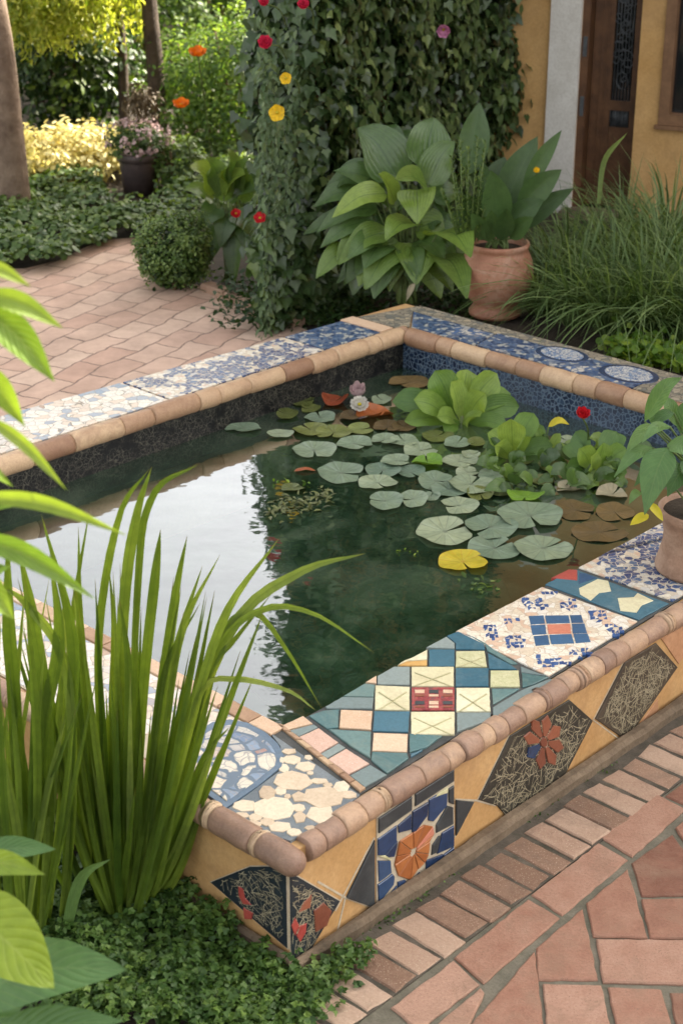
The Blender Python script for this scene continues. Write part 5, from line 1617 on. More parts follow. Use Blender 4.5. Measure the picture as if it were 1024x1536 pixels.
# ------------------------------------------------------------------ pond plants
PADS = [  # px, py, rx, ry, material, label
    (471, 676, 33, 13.5, 'pad', 'pale grey green lily pad alone at the left tip of the raft'),
    (532, 666, 27, 10, 'pad', 'slightly tilted lily pad right of the pale left tip pad'),
    (577, 660, 20, 8.5, 'pad', 'small lily pad in front of the olive brown pads below the red leaf'),
    (606, 662, 22, 9.5, 'pad', 'lily pad just left of the folded lower leaf of the big rosette'),
    (631, 676, 26, 11, 'pad', 'grey green lily pad directly below the big rosette'),
    (511, 710, 36, 16.5, 'pad', 'wide pale lily pad at the left front of the raft, above the dark open water'),
    (574, 706, 27, 11, 'pad', 'pale lily pad touching the right side of the wide left front pad'),
    (567, 725, 30, 11, 'pad', 'oval lily pad with upturned rim below the wide left front pad'),
    (594, 692, 23, 9, 'pad', 'narrow lily pad wedged behind the touching pair of pale pads'),
    (641, 694, 23, 9, 'pad_green', 'fresh light green lily pad in the middle of the raft'),
    (616, 709, 22, 10, 'pad', 'lily pad in the heart of the raft, below the fresh light green pad'),
    (653, 722, 27, 13, 'pad', 'grey lily pad overlapping its neighbours at the centre of the raft'),
    (674, 735, 28, 12, 'pad', 'lily pad in the centre of the raft with its lower edge over open water'),
    (577, 752, 27, 14, 'pad', 'round lily pad at the left of the row of three near mid pond'),
    (619, 749, 22, 13, 'pad', 'middle lily pad of the row of three near mid pond'),
    (646, 745, 14, 7, 'pad', 'smallest lily pad, at the right end of the row of three'),
    (688, 759, 29, 12.5, 'pad', 'lily pad floating alone behind the five big front pads'),
    (667, 798, 42, 21, 'pad', 'big lily pad with dark blue cracks, leftmost of the five front pads'),
    (735, 791, 40, 18, 'pad', 'big lily pad in the middle of the five front pads'),
    (794, 774, 48, 22, 'pad', 'largest lily pad, grey green, at the back right of the front pads'),
    (742, 823, 41, 18, 'pad', 'big lily pad beside the yellow pad, overlapped by its right neighbour'),
    (814, 823, 44, 19, 'pad', 'big lily pad with brown centre, nearest to the blue and white rim panel'),
    (694, 843, 37, 16, 'pad_yellow', 'yellow heart shaped lily pad, nearest to the camera'),
    (787, 746, 28, 8, 'pad_green', 'bright green curled lily pad lying on the largest pad'),
    (706, 727, 34, 15, 'pad', 'lily pad right of centre under the second rosette'),
    (701, 709, 18, 7, 'pad', 'little lily pad left of the second rosette'),
    (689, 693, 29, 9.5, 'pad', 'blue grey lily pad between the big rosette and the second rosette'),
    (719, 741, 20, 11, 'pad_olive', 'small olive lily pad behind the largest pad'),
    (748, 735, 20, 10, 'pad_olive', 'round olive lily pad below the second rosette'),
    (745, 713, 28, 9, 'pad', 'lily pad under the drooping leaves of the second rosette'),
    (855, 734, 23, 7, 'pad_pale', 'pale dry lily pad below the red flower'),
    (917, 742, 23, 10, 'pad_pale', 'pinkish tan dead pad by the hanging leaves of the potted plant'),
    (686, 665, 20, 9, 'pad', 'lily pad right under the right leaves of the big rosette'),
    (714, 665, 14, 10, 'pad_olive', 'little olive lily pad left of the second rosette top'),
    (706, 682, 15, 6, 'pad', 'tiny grey lily pad between the rosettes'),
    (465, 613, 16, 6.5, 'pad_olive', 'small yellowish olive lily pad left of the orange red leaf'),
    (480, 627, 23, 9, 'pad', 'green lily pad below the small yellowish olive pad'),
    (455, 602, 19, 7, 'pad_olive', 'dark olive lily pad farthest back, by the shaded wall'),
    (465, 645, 26, 10, 'pad_olive', 'olive lily pad behind the pale left tip pad'),
    (501, 649, 28, 10, 'pad_olive', 'large olive lily pad in front of the white flower'),
    (541, 645, 20, 9, 'pad_olive', 'olive green lily pad in front of the dark red leaf'),
    (572, 600, 15, 7, 'pad', 'light green lily pad beside the pink bud'),
    (365, 643, 27, 7, 'pad', 'lily pad floating alone far to the left near the shaded wall'),
    (419, 651, 21, 6, 'pad', 'glossy blue grey lily pad second from the left'),
    (430, 621, 17, 8, 'pad_olive', 'small dark green lily pad behind the glossy blue grey one'),
    (581, 641, 21, 9, 'pad_brown', 'olive brown lily pad below the dark red leaf'),
    (606, 640, 19, 8, 'pad_brown', 'brown lily pad left of the big rosette foot'),
    (502, 602, 20, 8, 'pad_red', 'orange red curled lily leaf behind the white flower'),
    (562, 622, 28, 9, 'pad_red', 'dark red lily leaf right of the white flower'),
    (525, 625, 15, 7, 'pad_brown', 'dull brown lily leaf left of the dark red leaf'),
    (775, 690, 26, 9, 'pad_olive', 'olive lily pad shaded by the second rosette'),
    (832, 700, 26, 9, 'pad_olive', 'olive lily pad between the second and third rosettes'),
    (810, 722, 22, 8, 'pad_olive', 'olive lily pad behind the pale dry pad'),
    (850, 662, 24, 8, 'pad', 'grey lily pad behind the red flower stem'),
    (905, 722, 26, 9, 'pad_olive', 'olive lily pad under the third rosette'),
    (655, 655, 24, 9, 'pad_olive', 'olive lily pad half under the big rosette'),
    (440, 733, 18, 6, 'pad_olive', 'little olive lily pad by the drift of dead leaves on the dark water'),
]
SUB = [(921, 769, 28, 14, 'brown submerged lily leaf close to the potted plant'), (862, 766, 30, 15, 'brown submerged lily leaf beside the largest pad'), (898, 799, 42, 15, 'brown submerged lily leaf nearest to the blue and white rim'), (615, 574, 32, 9, 'olive brown sunken lily leaf behind the big rosette')]


def pad(px, py, rx, ry, mat, label, z, i, curl=0.0, group='lily pads floating on the pond', sub=False):
    c_ = U(px, py, z)
    k = np.linalg.norm(c_ - np.array([0, 0, CAMH])) / FPX
    ra = rx * k
    rb = ry * k / max(0.2, -ray(px, py)[2] / np.linalg.norm(ray(px, py)))
    rb = min(max(rb, ra * .7), ra * 1.35)
    notch = random.random() * 6.283
    nseg, nr = 34, 5
    vs, uv, fs = [(0, 0, .002)], [(0.5, 0)], []
    ph = random.random() * 6
    tx, ty = random.gauss(0, .02), random.gauss(0, .02)
    for r_ in range(1, nr + 1):
        fr_ = r_ / nr
        for s_ in range(nseg + 1):
            th = notch + .10 + (6.283 - .20) * s_ / nseg
            e_ = 1 + .035 * math.sin(3 * th + ph) + .025 * math.sin(7 * th + ph * 2)
            dn = min(s_, nseg - s_)
            e_ *= (0.80 + .20 * min(dn / 3, 1))
            x, y = ra * fr_ * e_ * math.cos(th), rb * fr_ * e_ * math.sin(th)
            zz = .0025 + .004 * fr_ * math.sin(4 * th + ph) * ra * 10 + (curl + .006) * fr_ ** 3 * (0.5 + .5 * math.sin(2 * th + ph)) + tx * x + ty * y
            vs.append((x, y, max(zz, .0012) if not sub else zz)); uv.append((s_ / nseg, fr_))
    for s_ in range(nseg):
        fs.append((0, 1 + s_, 2 + s_))
    for r_ in range(nr - 1):
        for s_ in range(nseg):
            a0 = 1 + r_ * (nseg + 1) + s_; b0 = a0 + nseg + 1
            fs.append((a0, b0, b0 + 1, a0 + 1))
    mb_ = MB(); mb_.face_set(vs, fs, 0, random.random(), uv)
    ob = mb_.build('lily_pad', mat)
    ob.location = tuple(map(float, c_))
    return tag(ob, label, 'lily pad', group)


for i, (px, py, rx, ry, mt, lb) in enumerate(PADS):
    pad(px, py, rx, ry, M[mt], lb, WATER_Z + .001 + (i % 5) * .0016, i, {'pad_red': .03, 'pad_green': .02, 'pad_pale': .018}.get(mt, .004))
for i, (px, py, rx, ry, lb) in enumerate(SUB):
    pad(px, py, rx, ry, M['pad_brown'], lb, WATER_Z + .0008, i)


def rosette(px, py, label, leaves, mat='rosette'):
    c_ = U(px, py, WATER_Z)
    e = thing('water_lettuce', label, 'water plant', c_, 'leaf rosettes standing in the pond')
    mb_ = MB()
    for (b0, t0, wp, dy, rn) in leaves:
        pxleaf(mb_, b0, t0, wp * .72, c_[1] + dy * .25, c_[1] + dy, .10, .22, 'spoon', rn, (random.uniform(-.6, .6), -.7, random.uniform(.3, .9)), 0, .04, 11, .12)
    mb_.build('foliage', M[mat], e)
    st_ = MB()
    for k in range(5):
        a0 = k * 1.3
        st_.tube([c_ + np.array([.02 * math.cos(a0), .02 * math.sin(a0), -.06]), c_ + np.array([.01 * math.cos(a0), .01 * math.sin(a0), .03])], .009, 6)
    st_.build('stem', M['stem'], e)
    return e


rosette(688, 632, 'largest pale green rosette of upright spoon leaves standing in the pond', [((682, 625), (652, 556), 62, .05, .45), ((690, 622), (700, 554), 66, .1, .85), ((695, 625), (745, 560), 58, .1, .8), ((700, 628), (778, 610), 50, .05, .35), ((672, 628), (588, 602), 56, .0, .15),
    ((676, 630), (620, 600), 50, -.08, .7), ((690, 630), (676, 572), 52, -.05, .9), ((698, 632), (728, 590), 50, -.1, .8), ((678, 636), (606, 632), 36, -.1, .6), ((690, 638), (668, 650), 42, -.15, .5), ((700, 636), (760, 640), 38, -.1, .4), ((684, 628), (640, 585), 50, .05, .75), ((694, 640), (720, 625), 36, -.15, .85), ((686, 634), (655, 625), 36, -.15, .8), ((700, 626), (765, 590), 44, .1, .55)])
rosette(768, 690, 'second rosette of pale rounded leaves right of the big one', [((768, 682), (766, 628), 56, -.05, .85), ((772, 680), (800, 620), 52, .08, .5), ((760, 684), (730, 650), 44, 0, .75), ((764, 688), (742, 668), 40, -.1, .95), ((772, 688), (785, 655), 42, -.1, .7), ((776, 684), (828, 668), 38, .0, .3), ((758, 692), (722, 700), 34, -.1, .4), ((768, 696), (760, 712), 34, -.15, .85), ((780, 690), (812, 700), 34, -.05, .3), ((778, 680), (815, 640), 40, .1, .35)])
rosette(890, 715, 'third rosette of yellow green leaves near the hanging leaves of the potted plant', [((888, 708), (868, 672), 44, -.05, .75), ((894, 706), (905, 664), 46, .0, .6), ((898, 708), (938, 672), 42, .05, .5), ((884, 714), (848, 700), 40, -.05, .2), ((892, 716), (880, 730), 34, -.12, .75), ((900, 714), (940, 708), 38, -.05, .35), ((880, 706), (845, 668), 44, .12, .2), ((905, 700), (925, 648), 52, .15, .2), ((890, 712), (885, 685), 38, -.1, .85), ((886, 702), (862, 648), 40, .18, .15), ((898, 716), (915, 735), 30, -.1, .3)])
rosette(822, 690, 'little clump of narrow green leaves with one yellow tip between two rosettes', [((822, 688), (840, 650), 22, 0, .8), ((820, 688), (848, 668), 20, -.05, .95), ((816, 686), (805, 640), 18, .05, .6), ((826, 690), (862, 680), 26, 0, .3), ((818, 692), (790, 690), 26, 0, .3), ((826, 692), (850, 705), 26, -.05, .25), ((812, 690), (790, 668), 28, .05, .2)])
e = thing('yellow_leaf', 'single yellow edged leaf rising beside the second rosette', 'leaf', U(820, 690, WATER_Z)); mb = MB(); ym = U(820, 690, WATER_Z)[1]
pxleaf(mb, (822, 640), (853, 637), 12, ym + .05, ym + .05, .25, .3, 'ovate', .5); mb.build('leaf_blade', M['yellowleaf'], e)
mb = MB(); mb.tube(smooth([U(820, 690, WATER_Z - .03), D(819, 660, ym + .04), D(822, 640, ym + .05)], 8), .004, 6); mb.build('stem', M['stem'], e)
e = thing('pond_foliage', 'loose mass of mid green oval leaves filling the water between the rosettes and the potted plant', 'water plant', U(840, 705, WATER_Z))
mb, ms_ = MB(), MB()
for k in range(60):
    bx_, by_ = random.uniform(735, 945), random.uniform(672, 735)
    an = random.uniform(-3.4, .3) if random.random() < .75 else random.uniform(.3, 2.8); ln_ = random.uniform(16, 34)
    y0 = U(bx_, by_ + 8, WATER_Z)[1]
    p0 = pxleaf(mb, (bx_, by_), (bx_ + ln_ * 1.1 * math.cos(an), by_ + ln_ * .8 * math.sin(an)), random.uniform(16, 28), y0, y0 - .03, .2, .2, 'ovate', random.betavariate(2, 3), (random.uniform(-.5, .5), -.6, .75), 0, .04, 8)
    ms_.tube([U(bx_ * .7 + 840 * .3, by_ + 6, WATER_Z - .02), p0], .003, 5)
mb.build('foliage', M['hosta'], e); ms_.build('stem', M['stem'], e)
# pond flowers
flower(872, 624, 6.45, .040, M['p_red'], 'bright red flower on thin stems standing in the pond', 'flower', 'red_flower', 7, face_=(.1, -.5, .8), cup=.9, layers=3, stem_to=U(876, 690, WATER_Z - .02))
flower(539, 608, 7.2, .050, M['p_white'], 'white water lily flower with narrow petals in front of the pink bud', 'flower', 'water_lily_flower', 16, face_=(0, -.6, .8), cup=.35, z=WATER_Z + .045)
flower(536, 594, 7.2, .055, M['p_dusty'], 'pinkish half open bud behind the white water lily', 'flower bud', 'water_lily_bud', 6, face_=(0, -.2, .95), cup=1.1, z=WATER_Z + .03)
# floating bits
mb = MB(); c_ = U(458, 707, WATER_Z + .004)
mb.leaf([c_ + np.array([-.05, 0, 0]), c_ + np.array([0, .01, .006]), c_ + np.array([.05, .004, 0])], .035, UPV, .2, 'ovate', 0, .7); tag(mb.build('fallen_leaf', M['pad_red']), 'small orange fallen leaf floating on the dark water left of the lily pads', 'leaf')
pos, nor, rd = [], [], []
for k in range(170):
    t_ = random.random(); px = 405 + t_ * 90 + random.gauss(0, 5); py = 768 - t_ * 25 + random.gauss(0, 7)
    pos.append(U(px, py, WATER_Z + .003 + random.random() * .006)); nor.append(UPV + rng.normal(size=3) * .25); rd.append(random.random())
tag(cloud('floating_debris', M['pad_olive'], pos, nor, rng.uniform(.012, .045, len(pos)), T_ovate(.4), rnd=rd), 'drift of small dead leaves at the right edge of the bright sky reflection', 'leaf litter', kind='stuff')
for (px, py, s_, mt, lb, kk) in ((722, 880, .028, 'cover', 'feathery green sprig floating near the blue and white rim panel', 26), (600, 828, .016, 'fresh', 'tiny yellow green sprig floating in the open dark water', 8), (432, 722, .03, 'fresh', 'lime green leaf scrap floating left of the wide lily pad', 7)):
    c_ = U(px, py, WATER_Z + .004)
    pos = c_ + rng.normal(size=(kk, 3)) * np.array([.035, .03, .006]); pos[:, 2] = np.maximum(pos[:, 2], WATER_Z + .003)
    tag(cloud('floating_sprig', M[mt], pos, rng.normal(size=(kk, 3)) * .5 + UPV, s_ * rng.uniform(.7, 1.3, kk), T_ovate(.45)), lb, 'water plant')

# ------------------------------------------------------------------ potted plant on the right rim
pc = U(1042, 852, RIM)
kp = np.linalg.norm(pc - np.array([0, 0, CAMH])) / FPX
pb = 58 * kp
pot = thing('clay_pot', 'brown weathered clay pot on the blue and white rim at the right edge', 'pot', pc)
mb = MB(); mb.lathe(pc, [(.001, 0), (pb, 0), (pb * 1.02, .012), (pb * .96, .05), (pb * .88, .10), (pb * .87, .14), (pb * .93, .18), (pb * 1.02, .205), (pb * 1.06, .215), (pb * 1.06, .235), (pb * .98, .24), (pb * .92, .22), (.001, .21)], 44, 0, .5, .004)
mb.build('pot_body', M['brown_pot'], pot)
mb = MB(); mb.lathe(pc, [(.001, .226), (pb * .93, .222)], 24); mb.build('potting_soil', M['soil'], pot)
pt = pc + UPV * .22
pp_ = thing('potted_plant', 'leafy plant with long drooping leaves growing in the brown clay pot', 'plant', pt)
lm, ls, lyel = MB(), MB(), MB()
PY = pt[1]
for (b0, t0, wp, dy, rn) in [((966, 632), (1022, 566), 27, -.1, .55), ((1000, 672), (966, 772), 50, -.25, .5), ((978, 672), (920, 716), 22, -.2, .55), ((985, 640), (936, 682), 22, -.15, .8), ((1004, 640), (962, 664), 20, -.2, .6),
                             ((1000, 668), (1046, 690), 32, -.2, .6), ((1010, 620), (975, 640), 18, 0, .3), ((990, 650), (968, 610), 22, .05, .3), ((1020, 650), (1040, 600), 30, 0, .5), ((960, 738), (942, 757), 14, -.15, .7), ((1030, 700), (1000, 745), 34, -.15, .2),
                             ((1020, 690), (1060, 740), 34, -.15, .3), ((1010, 700), (985, 740), 30, -.1, .15), ((1040, 680), (1090, 640), 34, 0, .5), ((1040, 690), (1110, 700), 36, -.1, .5), ((1030, 660), (1070, 590), 30, .1, .5), ((1000, 690), (950, 730), 24, .0, .2), ((1015, 640), (990, 595), 22, .05, .6), ((1040, 700), (1060, 770), 36, -.2, .4)]:
    p0 = pxleaf(lm, b0, t0, wp, PY + dy * .5, PY + dy, .16, .25, 'lance', rn, (random.uniform(-.3, .1), -.6, .7), 0, .02, 11)
    ls.tube(smooth([pt + np.array([random.uniform(-.05, .05), random.uniform(-.05, .05), -.01]), (pt + p0) / 2 + UPV * .06, p0], 8), .0035, 6)
for (b0, t0, wp) in (((973, 755), (994, 782), 14), ((972, 772), (944, 788), 16)):
    pxleaf(lyel, b0, t0, wp, PY - .16, PY - .2, .05, .2, 'ovate', .5)
lm.build('foliage', M['lance'], pp_); ls.build('stem', M['stem'], pp_); lyel.build('yellow_leaf', M['yellowleaf'], pp_, True, 'yellowed drooping leaf')

# ------------------------------------------------------------------ bush, flowering plant, path side
bc = U(262, 436, 0)
kb_ = np.linalg.norm(bc - np.array([0, 0, CAMH])) / FPX
rb_ = 62 * kb_
bush = thing('box_bush', 'small rounded clipped box bush at the bend of the pink path', 'bush', bc)
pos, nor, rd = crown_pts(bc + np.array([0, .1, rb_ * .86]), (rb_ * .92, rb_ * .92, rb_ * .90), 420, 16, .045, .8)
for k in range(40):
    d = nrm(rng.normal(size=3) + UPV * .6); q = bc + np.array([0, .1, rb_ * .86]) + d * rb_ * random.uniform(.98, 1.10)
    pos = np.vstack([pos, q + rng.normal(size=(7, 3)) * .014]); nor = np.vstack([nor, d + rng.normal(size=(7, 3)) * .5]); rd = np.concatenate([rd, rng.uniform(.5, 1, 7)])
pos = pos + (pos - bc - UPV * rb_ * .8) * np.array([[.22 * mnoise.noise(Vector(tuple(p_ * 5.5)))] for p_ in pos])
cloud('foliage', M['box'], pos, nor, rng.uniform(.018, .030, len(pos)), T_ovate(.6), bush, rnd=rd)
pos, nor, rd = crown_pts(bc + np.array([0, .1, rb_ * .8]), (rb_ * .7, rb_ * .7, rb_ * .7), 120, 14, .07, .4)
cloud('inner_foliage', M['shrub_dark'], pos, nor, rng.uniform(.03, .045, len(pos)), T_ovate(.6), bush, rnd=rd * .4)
st = MB(); st.tube([bc, bc + np.array([0, .1, rb_])], .015, 7); st.build('stem', M['brown_stem'], bush)

fp = U(345, 420, 0)
plant = thing('broadleaf_plant', 'broad leaved plant with red blooms between the box bush and the ivy', 'plant', fp)
mb, ms_ = MB(), MB()
FY = fp[1] + .05
for (b0, t0, wp, rn) in [((325, 285), (285, 250), 44, .9), ((335, 285), (368, 262), 46, .85), ((322, 290), (345, 248), 38, .75), ((320, 300), (276, 285), 30, .6), ((345, 300), (388, 285), 32, .3), ((330, 310), (300, 345), 34, .15), ((345, 320), (330, 372), 36, .2), ((350, 320), (385, 360), 34, .15),
                         ((352, 340), (350, 432), 34, .2), ((365, 330), (380, 400), 32, .15), ((340, 300), (310, 235), 34, .5), ((360, 300), (400, 250), 34, .3), ((355, 290), (375, 235), 30, .4), ((335, 340), (312, 395), 34, .12), ((372, 345), (405, 385), 28, .25), ((350, 270), (340, 225), 32, .45)]:
    p0 = pxleaf(mb, b0, t0, wp, FY, FY - .12, .14, .2, 'heart', rn, (random.uniform(-.3, .3), -.6, .8))
    ms_.tube(smooth([fp + np.array([random.uniform(-.05, .05), 0.03, 0]), (fp + p0) / 2 + UPV * .05, p0], 7), .006, 6)
mb.build('foliage', M['hosta'], plant); ms_.build('stem', M['stem'], plant)
flower(354, 321, FY - .30, .036, M['p_red'], 'left one of two red blooms on the broad leaved plant', 'flower', 'red_flower', 5, cup=.45, layers=2, stem_to=D(348, 350, FY))
flower(390, 328, 9.05, .040, M['p_red'], 'right one of two red blooms on the broad leaved plant, next to the ivy', 'flower', 'red_flower', 5, cup=.45, layers=2, stem_to=D(374, 352, FY - .3))
# blossoms near and on the ivy
flower(416, 170, 9.0, .050, M['p_yellow'], 'large yellow blossom on the left edge of the ivy', 'flower', 'yellow_flower', 5, layers=1, cup=.25, face_=(-.2, -.9, .3), stem_to=D(440, 200, 9.4))
flower(429, 118, 9.1, .036, M['p_yellow'], 'small yellow blossom higher up on the ivy edge', 'flower', 'yellow_flower', 5, layers=1, cup=.25, face_=(-.2, -.9, .3), stem_to=D(450, 140, 9.4))
flower(398, 67, 9.0, .050, M['p_rose'], 'lowest of the pink roses on the left edge of the ivy', 'rose', 'rose', 7, layers=3, cup=.8, stem_to=D(430, 90, 9.4))
flower(396, 5, 9.0, .036, M['p_rose'], 'topmost pink rose left of the ivy at the upper picture edge', 'rose', 'rose', 7, layers=3, cup=.8, stem_to=D(430, 40, 9.4))
flower(455, 9, 8.95, .040, M['p_rose'], 'crimson rose in front of the ivy at the upper picture edge', 'rose', 'rose', 7, layers=3, cup=.8, stem_to=D(470, 40, 9.4))
flower(665, 45, 10.2, .050, M['p_pink'], 'lilac pink blossom hanging on the ivy wall', 'flower', 'pink_flower', 6, face_=(-.1, -.9, -.1), cup=.7, stem_to=D(660, 20, 10.5))
flower(297, 83, 11.6, .075, M['p_orange'], 'upper orange poppy on a tall stem before the garden shrubs', 'flower', 'poppy', 5, face_=(0, -.35, .9), cup=.55, stem_to=U(318, 300, 0))
flower(272, 160, 11.6, .070, M['p_orange'], 'lower orange poppy on a tall stem right of the dark planter', 'flower', 'poppy', 5, face_=(0, -.35, .9), cup=.55, stem_to=U(290, 310, 0))

# ------------------------------------------------------------------ background garden
def shrub(px, py_base, y, w_m, h_m, mat, label, name='shrub', n_cl=260, per=14, leaf=.06, cs=.14, z0=0.0, d_m=None, tm=None, shell=.45):
    c_ = D(px, py_base, y); c_[2] = 0
    e_ = thing(name, label, 'shrub', c_, 'shrubs in the back garden')
    rad = (w_m / 2, (d_m or w_m) / 2, h_m / 2)
    pos, nor, rd = crown_pts(c_ + UPV * (z0 + h_m / 2), rad, n_cl, per, cs, shell)
    ok = pos[:, 2] > .01
    cloud('foliage', M[mat], pos[ok], nor[ok], rng.uniform(leaf * .7, leaf * 1.25, ok.sum()), tm if tm else T_ovate(.55), e_, rnd=rd[ok])
    s_ = MB()
    for k in range(5):
        a0 = random.random() * 6.3
        s_.tube(smooth([c_ + np.array([.05 * math.cos(a0), .05 * math.sin(a0), 0]), c_ + np.array([rad[0] * .3 * math.cos(a0), rad[1] * .3 * math.sin(a0), z0 + h_m * .4]), c_ + np.array([rad[0] * .5 * math.cos(a0), rad[1] * .5 * math.sin(a0), z0 + h_m * .8])], 8), np.linspace(.025, .008, 8), 6)
    s_.build('stem', M['brown_stem'], e_)
    return e_


shrub(118, 250, 15.2, 1.25, 1.2, 'shrub_dark', 'dark green shrub behind the golden bush', n_cl=300, leaf=.08, cs=.15)
shrub(105, 275, 13.3, 1.15, .40, 'gold', 'sunlit golden yellow bush beside the dark planter', 'golden_bush', n_cl=260, leaf=.06, cs=.10)
shrub(-40, 290, 13.4, 1.0, .5, 'gold', 'sunlit yellow bush left of the big tree trunk', 'golden_bush', n_cl=160, leaf=.06, cs=.10)
shrub(305, 235, 14.6, 1.15, 1.05, 'shrub', 'loose mid green shrub behind the orange poppies', n_cl=260, leaf=.055, cs=.13)
shrub(372, 240, 14.1, 1.0, 1.3, 'shrub', 'tall light green shrub against the left side of the ivy', n_cl=330, leaf=.05, cs=.13)
shrub(235, 200, 17.0, 1.6, 1.9, 'shrub', 'green shrub between the slim tree trunks', n_cl=300, leaf=.07, cs=.17)
shrub(40, 200, 18.5, 2.0, 1.8, 'shrub', 'green shrub behind the big tree trunk', n_cl=260, leaf=.08, cs=.2)
shrub(350, 160, 18.0, 2.2, 3.0, 'shrub_dark', 'tall dark shrub at the back right of the garden', n_cl=380, leaf=.08, cs=.2)
shrub(160, 140, 20.0, 2.6, 2.6, 'shrub_dark', 'dark shrub far back between the trees', n_cl=360, leaf=.10, cs=.22)
shrub(-60, 140, 20.0, 2.6, 3.0, 'shrub', 'big green shrub at the far left', n_cl=300, leaf=.10, cs=.22)
shrub(262, 250, 12.9, .6, .40, 'cover', 'low leafy clump at the foot of the poppies', n_cl=90, leaf=.05, cs=.07)
# far hedge and garden wall
hd = thing('garden_hedge', 'tall mixed hedge closing the back of the garden', 'hedge', (-3, 24, 0))
pos, nor, rd = [], [], []
for k in range(1500):
    x = random.uniform(-13, 5); h_ = 4.3 + .8 * math.sin(x * .9) + .5 * math.sin(x * 2.3)
    c_ = np.array([x, 24 + random.uniform(-.8, .6) + .3 * math.sin(x * 1.7), random.random() * h_]); tone = random.gauss(.5, .2)
    for i in range(9):
        pos.append(c_ + rng.normal(size=3) * .2); nor.append(np.array([0, -.7, .7]) + rng.normal(size=3) * .5); rd.append(tone + random.gauss(0, .15))
cloud('foliage', M['shrub'], pos, nor, rng.uniform(.12, .22, len(pos)), T_ovate(.55), hd, rnd=np.array(rd))
gw = MB(); gw.box((-14, 25.2, 0), (6, 25.5, 2.6)); gw.box((-14, 25.15, 2.6), (6, 25.55, 2.7))
tag(gw.build('garden_wall', M['ochre'], None, False), 'ochre garden wall glimpsed behind the far hedge', 'wall')


def tree(pts, rads, label, crown=None, name='tree', mat='willow', leaf=.09, drape=False):
    e_ = thing(name, label, 'tree', pts[0], 'trees in the back garden')
    mb_ = MB(); mb_.tube(smooth(pts, 16), np.interp(np.linspace(0, 1, 16), np.linspace(0, 1, len(rads)), rads), 14)
    top = np.asarray(pts[-1], float)
    for (c_, r_, ncl) in crown:
        mb_.tube(smooth([top - UPV * .4, (top + np.asarray(c_)) / 2 + UPV * .1, c_], 8), np.linspace(rads[-1] * .7, .012, 8), 7)
    mb_.build('trunk', M['bark' if rads[0] > .1 else 'dark_bark'], e_)
    P_, N_, R_ = [], [], []
    for (c_, r_, ncl) in crown:
        a_, b_, d_ = crown_pts(c_, r_, ncl, 14, .16, .3)
        P_.append(a_); N_.append(b_); R_.append(d_)
        if drape:
            for k in range(int(ncl * .6)):
                a0 = random.random() * 6.283; q = np.asarray(c_) + np.array([r_[0] * math.cos(a0), r_[1] * math.sin(a0), -r_[2] * .2]) * random.uniform(.6, 1)
                n_ = 26; lnk = random.uniform(.15, .62)
                zz = np.linspace(0, lnk, n_)
                P_.append(np.stack([q[0] + rng.normal(0, .03, n_), q[1] + rng.normal(0, .03, n_), q[2] - zz], 1)); N_.append(rng.normal(size=(n_, 3)) + np.array([0, -.5, .3])); R_.append(rng.uniform(.3, 1, n_))
    P_, N_, R_ = map(np.concatenate, (P_, N_, R_))
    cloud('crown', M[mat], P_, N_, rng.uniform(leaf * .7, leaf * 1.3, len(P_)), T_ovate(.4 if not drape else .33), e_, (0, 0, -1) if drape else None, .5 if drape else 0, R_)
    return e_


tb_ = U(22, 322, 0)
tree([tb_, D(10, 180, 12.1), D(-6, 40, 12.15), D(-40, -120, 12.3), D(-120, -260, 12.6)], [.135, .115, .105, .09, .06], 'thick smooth leaning tree trunk at the left edge of the garden',
     [((-4.6, 12.6, 2.9), (1.0, 1.0, .5), 70), ((-5.4, 12.4, 2.5), (.8, .9, .6), 60)], leaf=.10)
t1 = D(240, 215, 14.4); t1[2] = 0
tree([t1, D(233, 100, 14.4), D(225, 20, 14.4), D(222, -60, 14.5)], [.085, .075, .07, .05], 'slim dark tree trunk behind the flower planter', [((-1.9, 17.4, 3.0), (1.1, .9, .55), 110), ((-2.9, 17.6, 2.9), (.9, .8, .5), 90)], drape=False, mat='shrub', leaf=.09)
t1 = D(188, 215, 14.9); t1[2] = 0
tree([t1, D(184, 90, 14.9), D(177, 10, 14.9), D(172, -80, 15.0)], [.05, .045, .04, .03], 'thinnest dark tree trunk, left of the slim one', [((-3.2, 18.8, 3.2), (.9, .9, .5), 80)], mat='shrub', leaf=.09)
t1 = D(60, 160, 16.6); t1[2] = 0
tree([t1, D(66, 80, 16.6), D(60, 0, 16.7), D(58, -90, 16.8)], [.06, .055, .05, .04], 'weeping tree with sunlit yellow green hanging foliage at the upper left', [(tuple(D(75, -50, 14.3)), (.6, .5, .45), 230), (tuple(D(10, -40, 14.5)), (.6, .5, .45), 200), (tuple(D(135, -60, 14.6)), (.5, .5, .40), 150)], drape=True, leaf=.06)

# ground cover along the path
pos, nor, rd = [], [], []
for k in range(2300):
    px, py = random.uniform(-120, 400), random.uniform(225, 412)
    if py < 278 and (px < 215): continue
    lim = np.interp(px, [-120, 0, 40, 90, 130, 165, 205, 300, 400], [424, 414, 412, 400, 380, 366, 358, 338, 330])
    if py > lim or (150 < px < 272 and py < 314): continue
    c_ = U(px, py, 0); hh = .05 + .10 * max(0, .5 + mnoise.noise(Vector((c_[0] * 3, c_[1] * 3, 0))))
    tone = random.gauss(.5, .18)
    for i in range(11):
        o_ = nrm(rng.normal(size=3)); o_[2] = abs(o_[2])
        pos.append(c_ + o_ * np.array([.075, .075, .05]) + UPV * hh); nor.append(o_ + UPV * .7 + rng.normal(size=3) * .3); rd.append(tone + random.gauss(0, .15))
tag(cloud('ground_cover', M['cover'], pos, nor, rng.uniform(.028, .055, len(pos)), T_round(), rnd=np.array(rd)), 'dense low ground cover of small round leaves along the path', 'ground cover', kind='stuff')
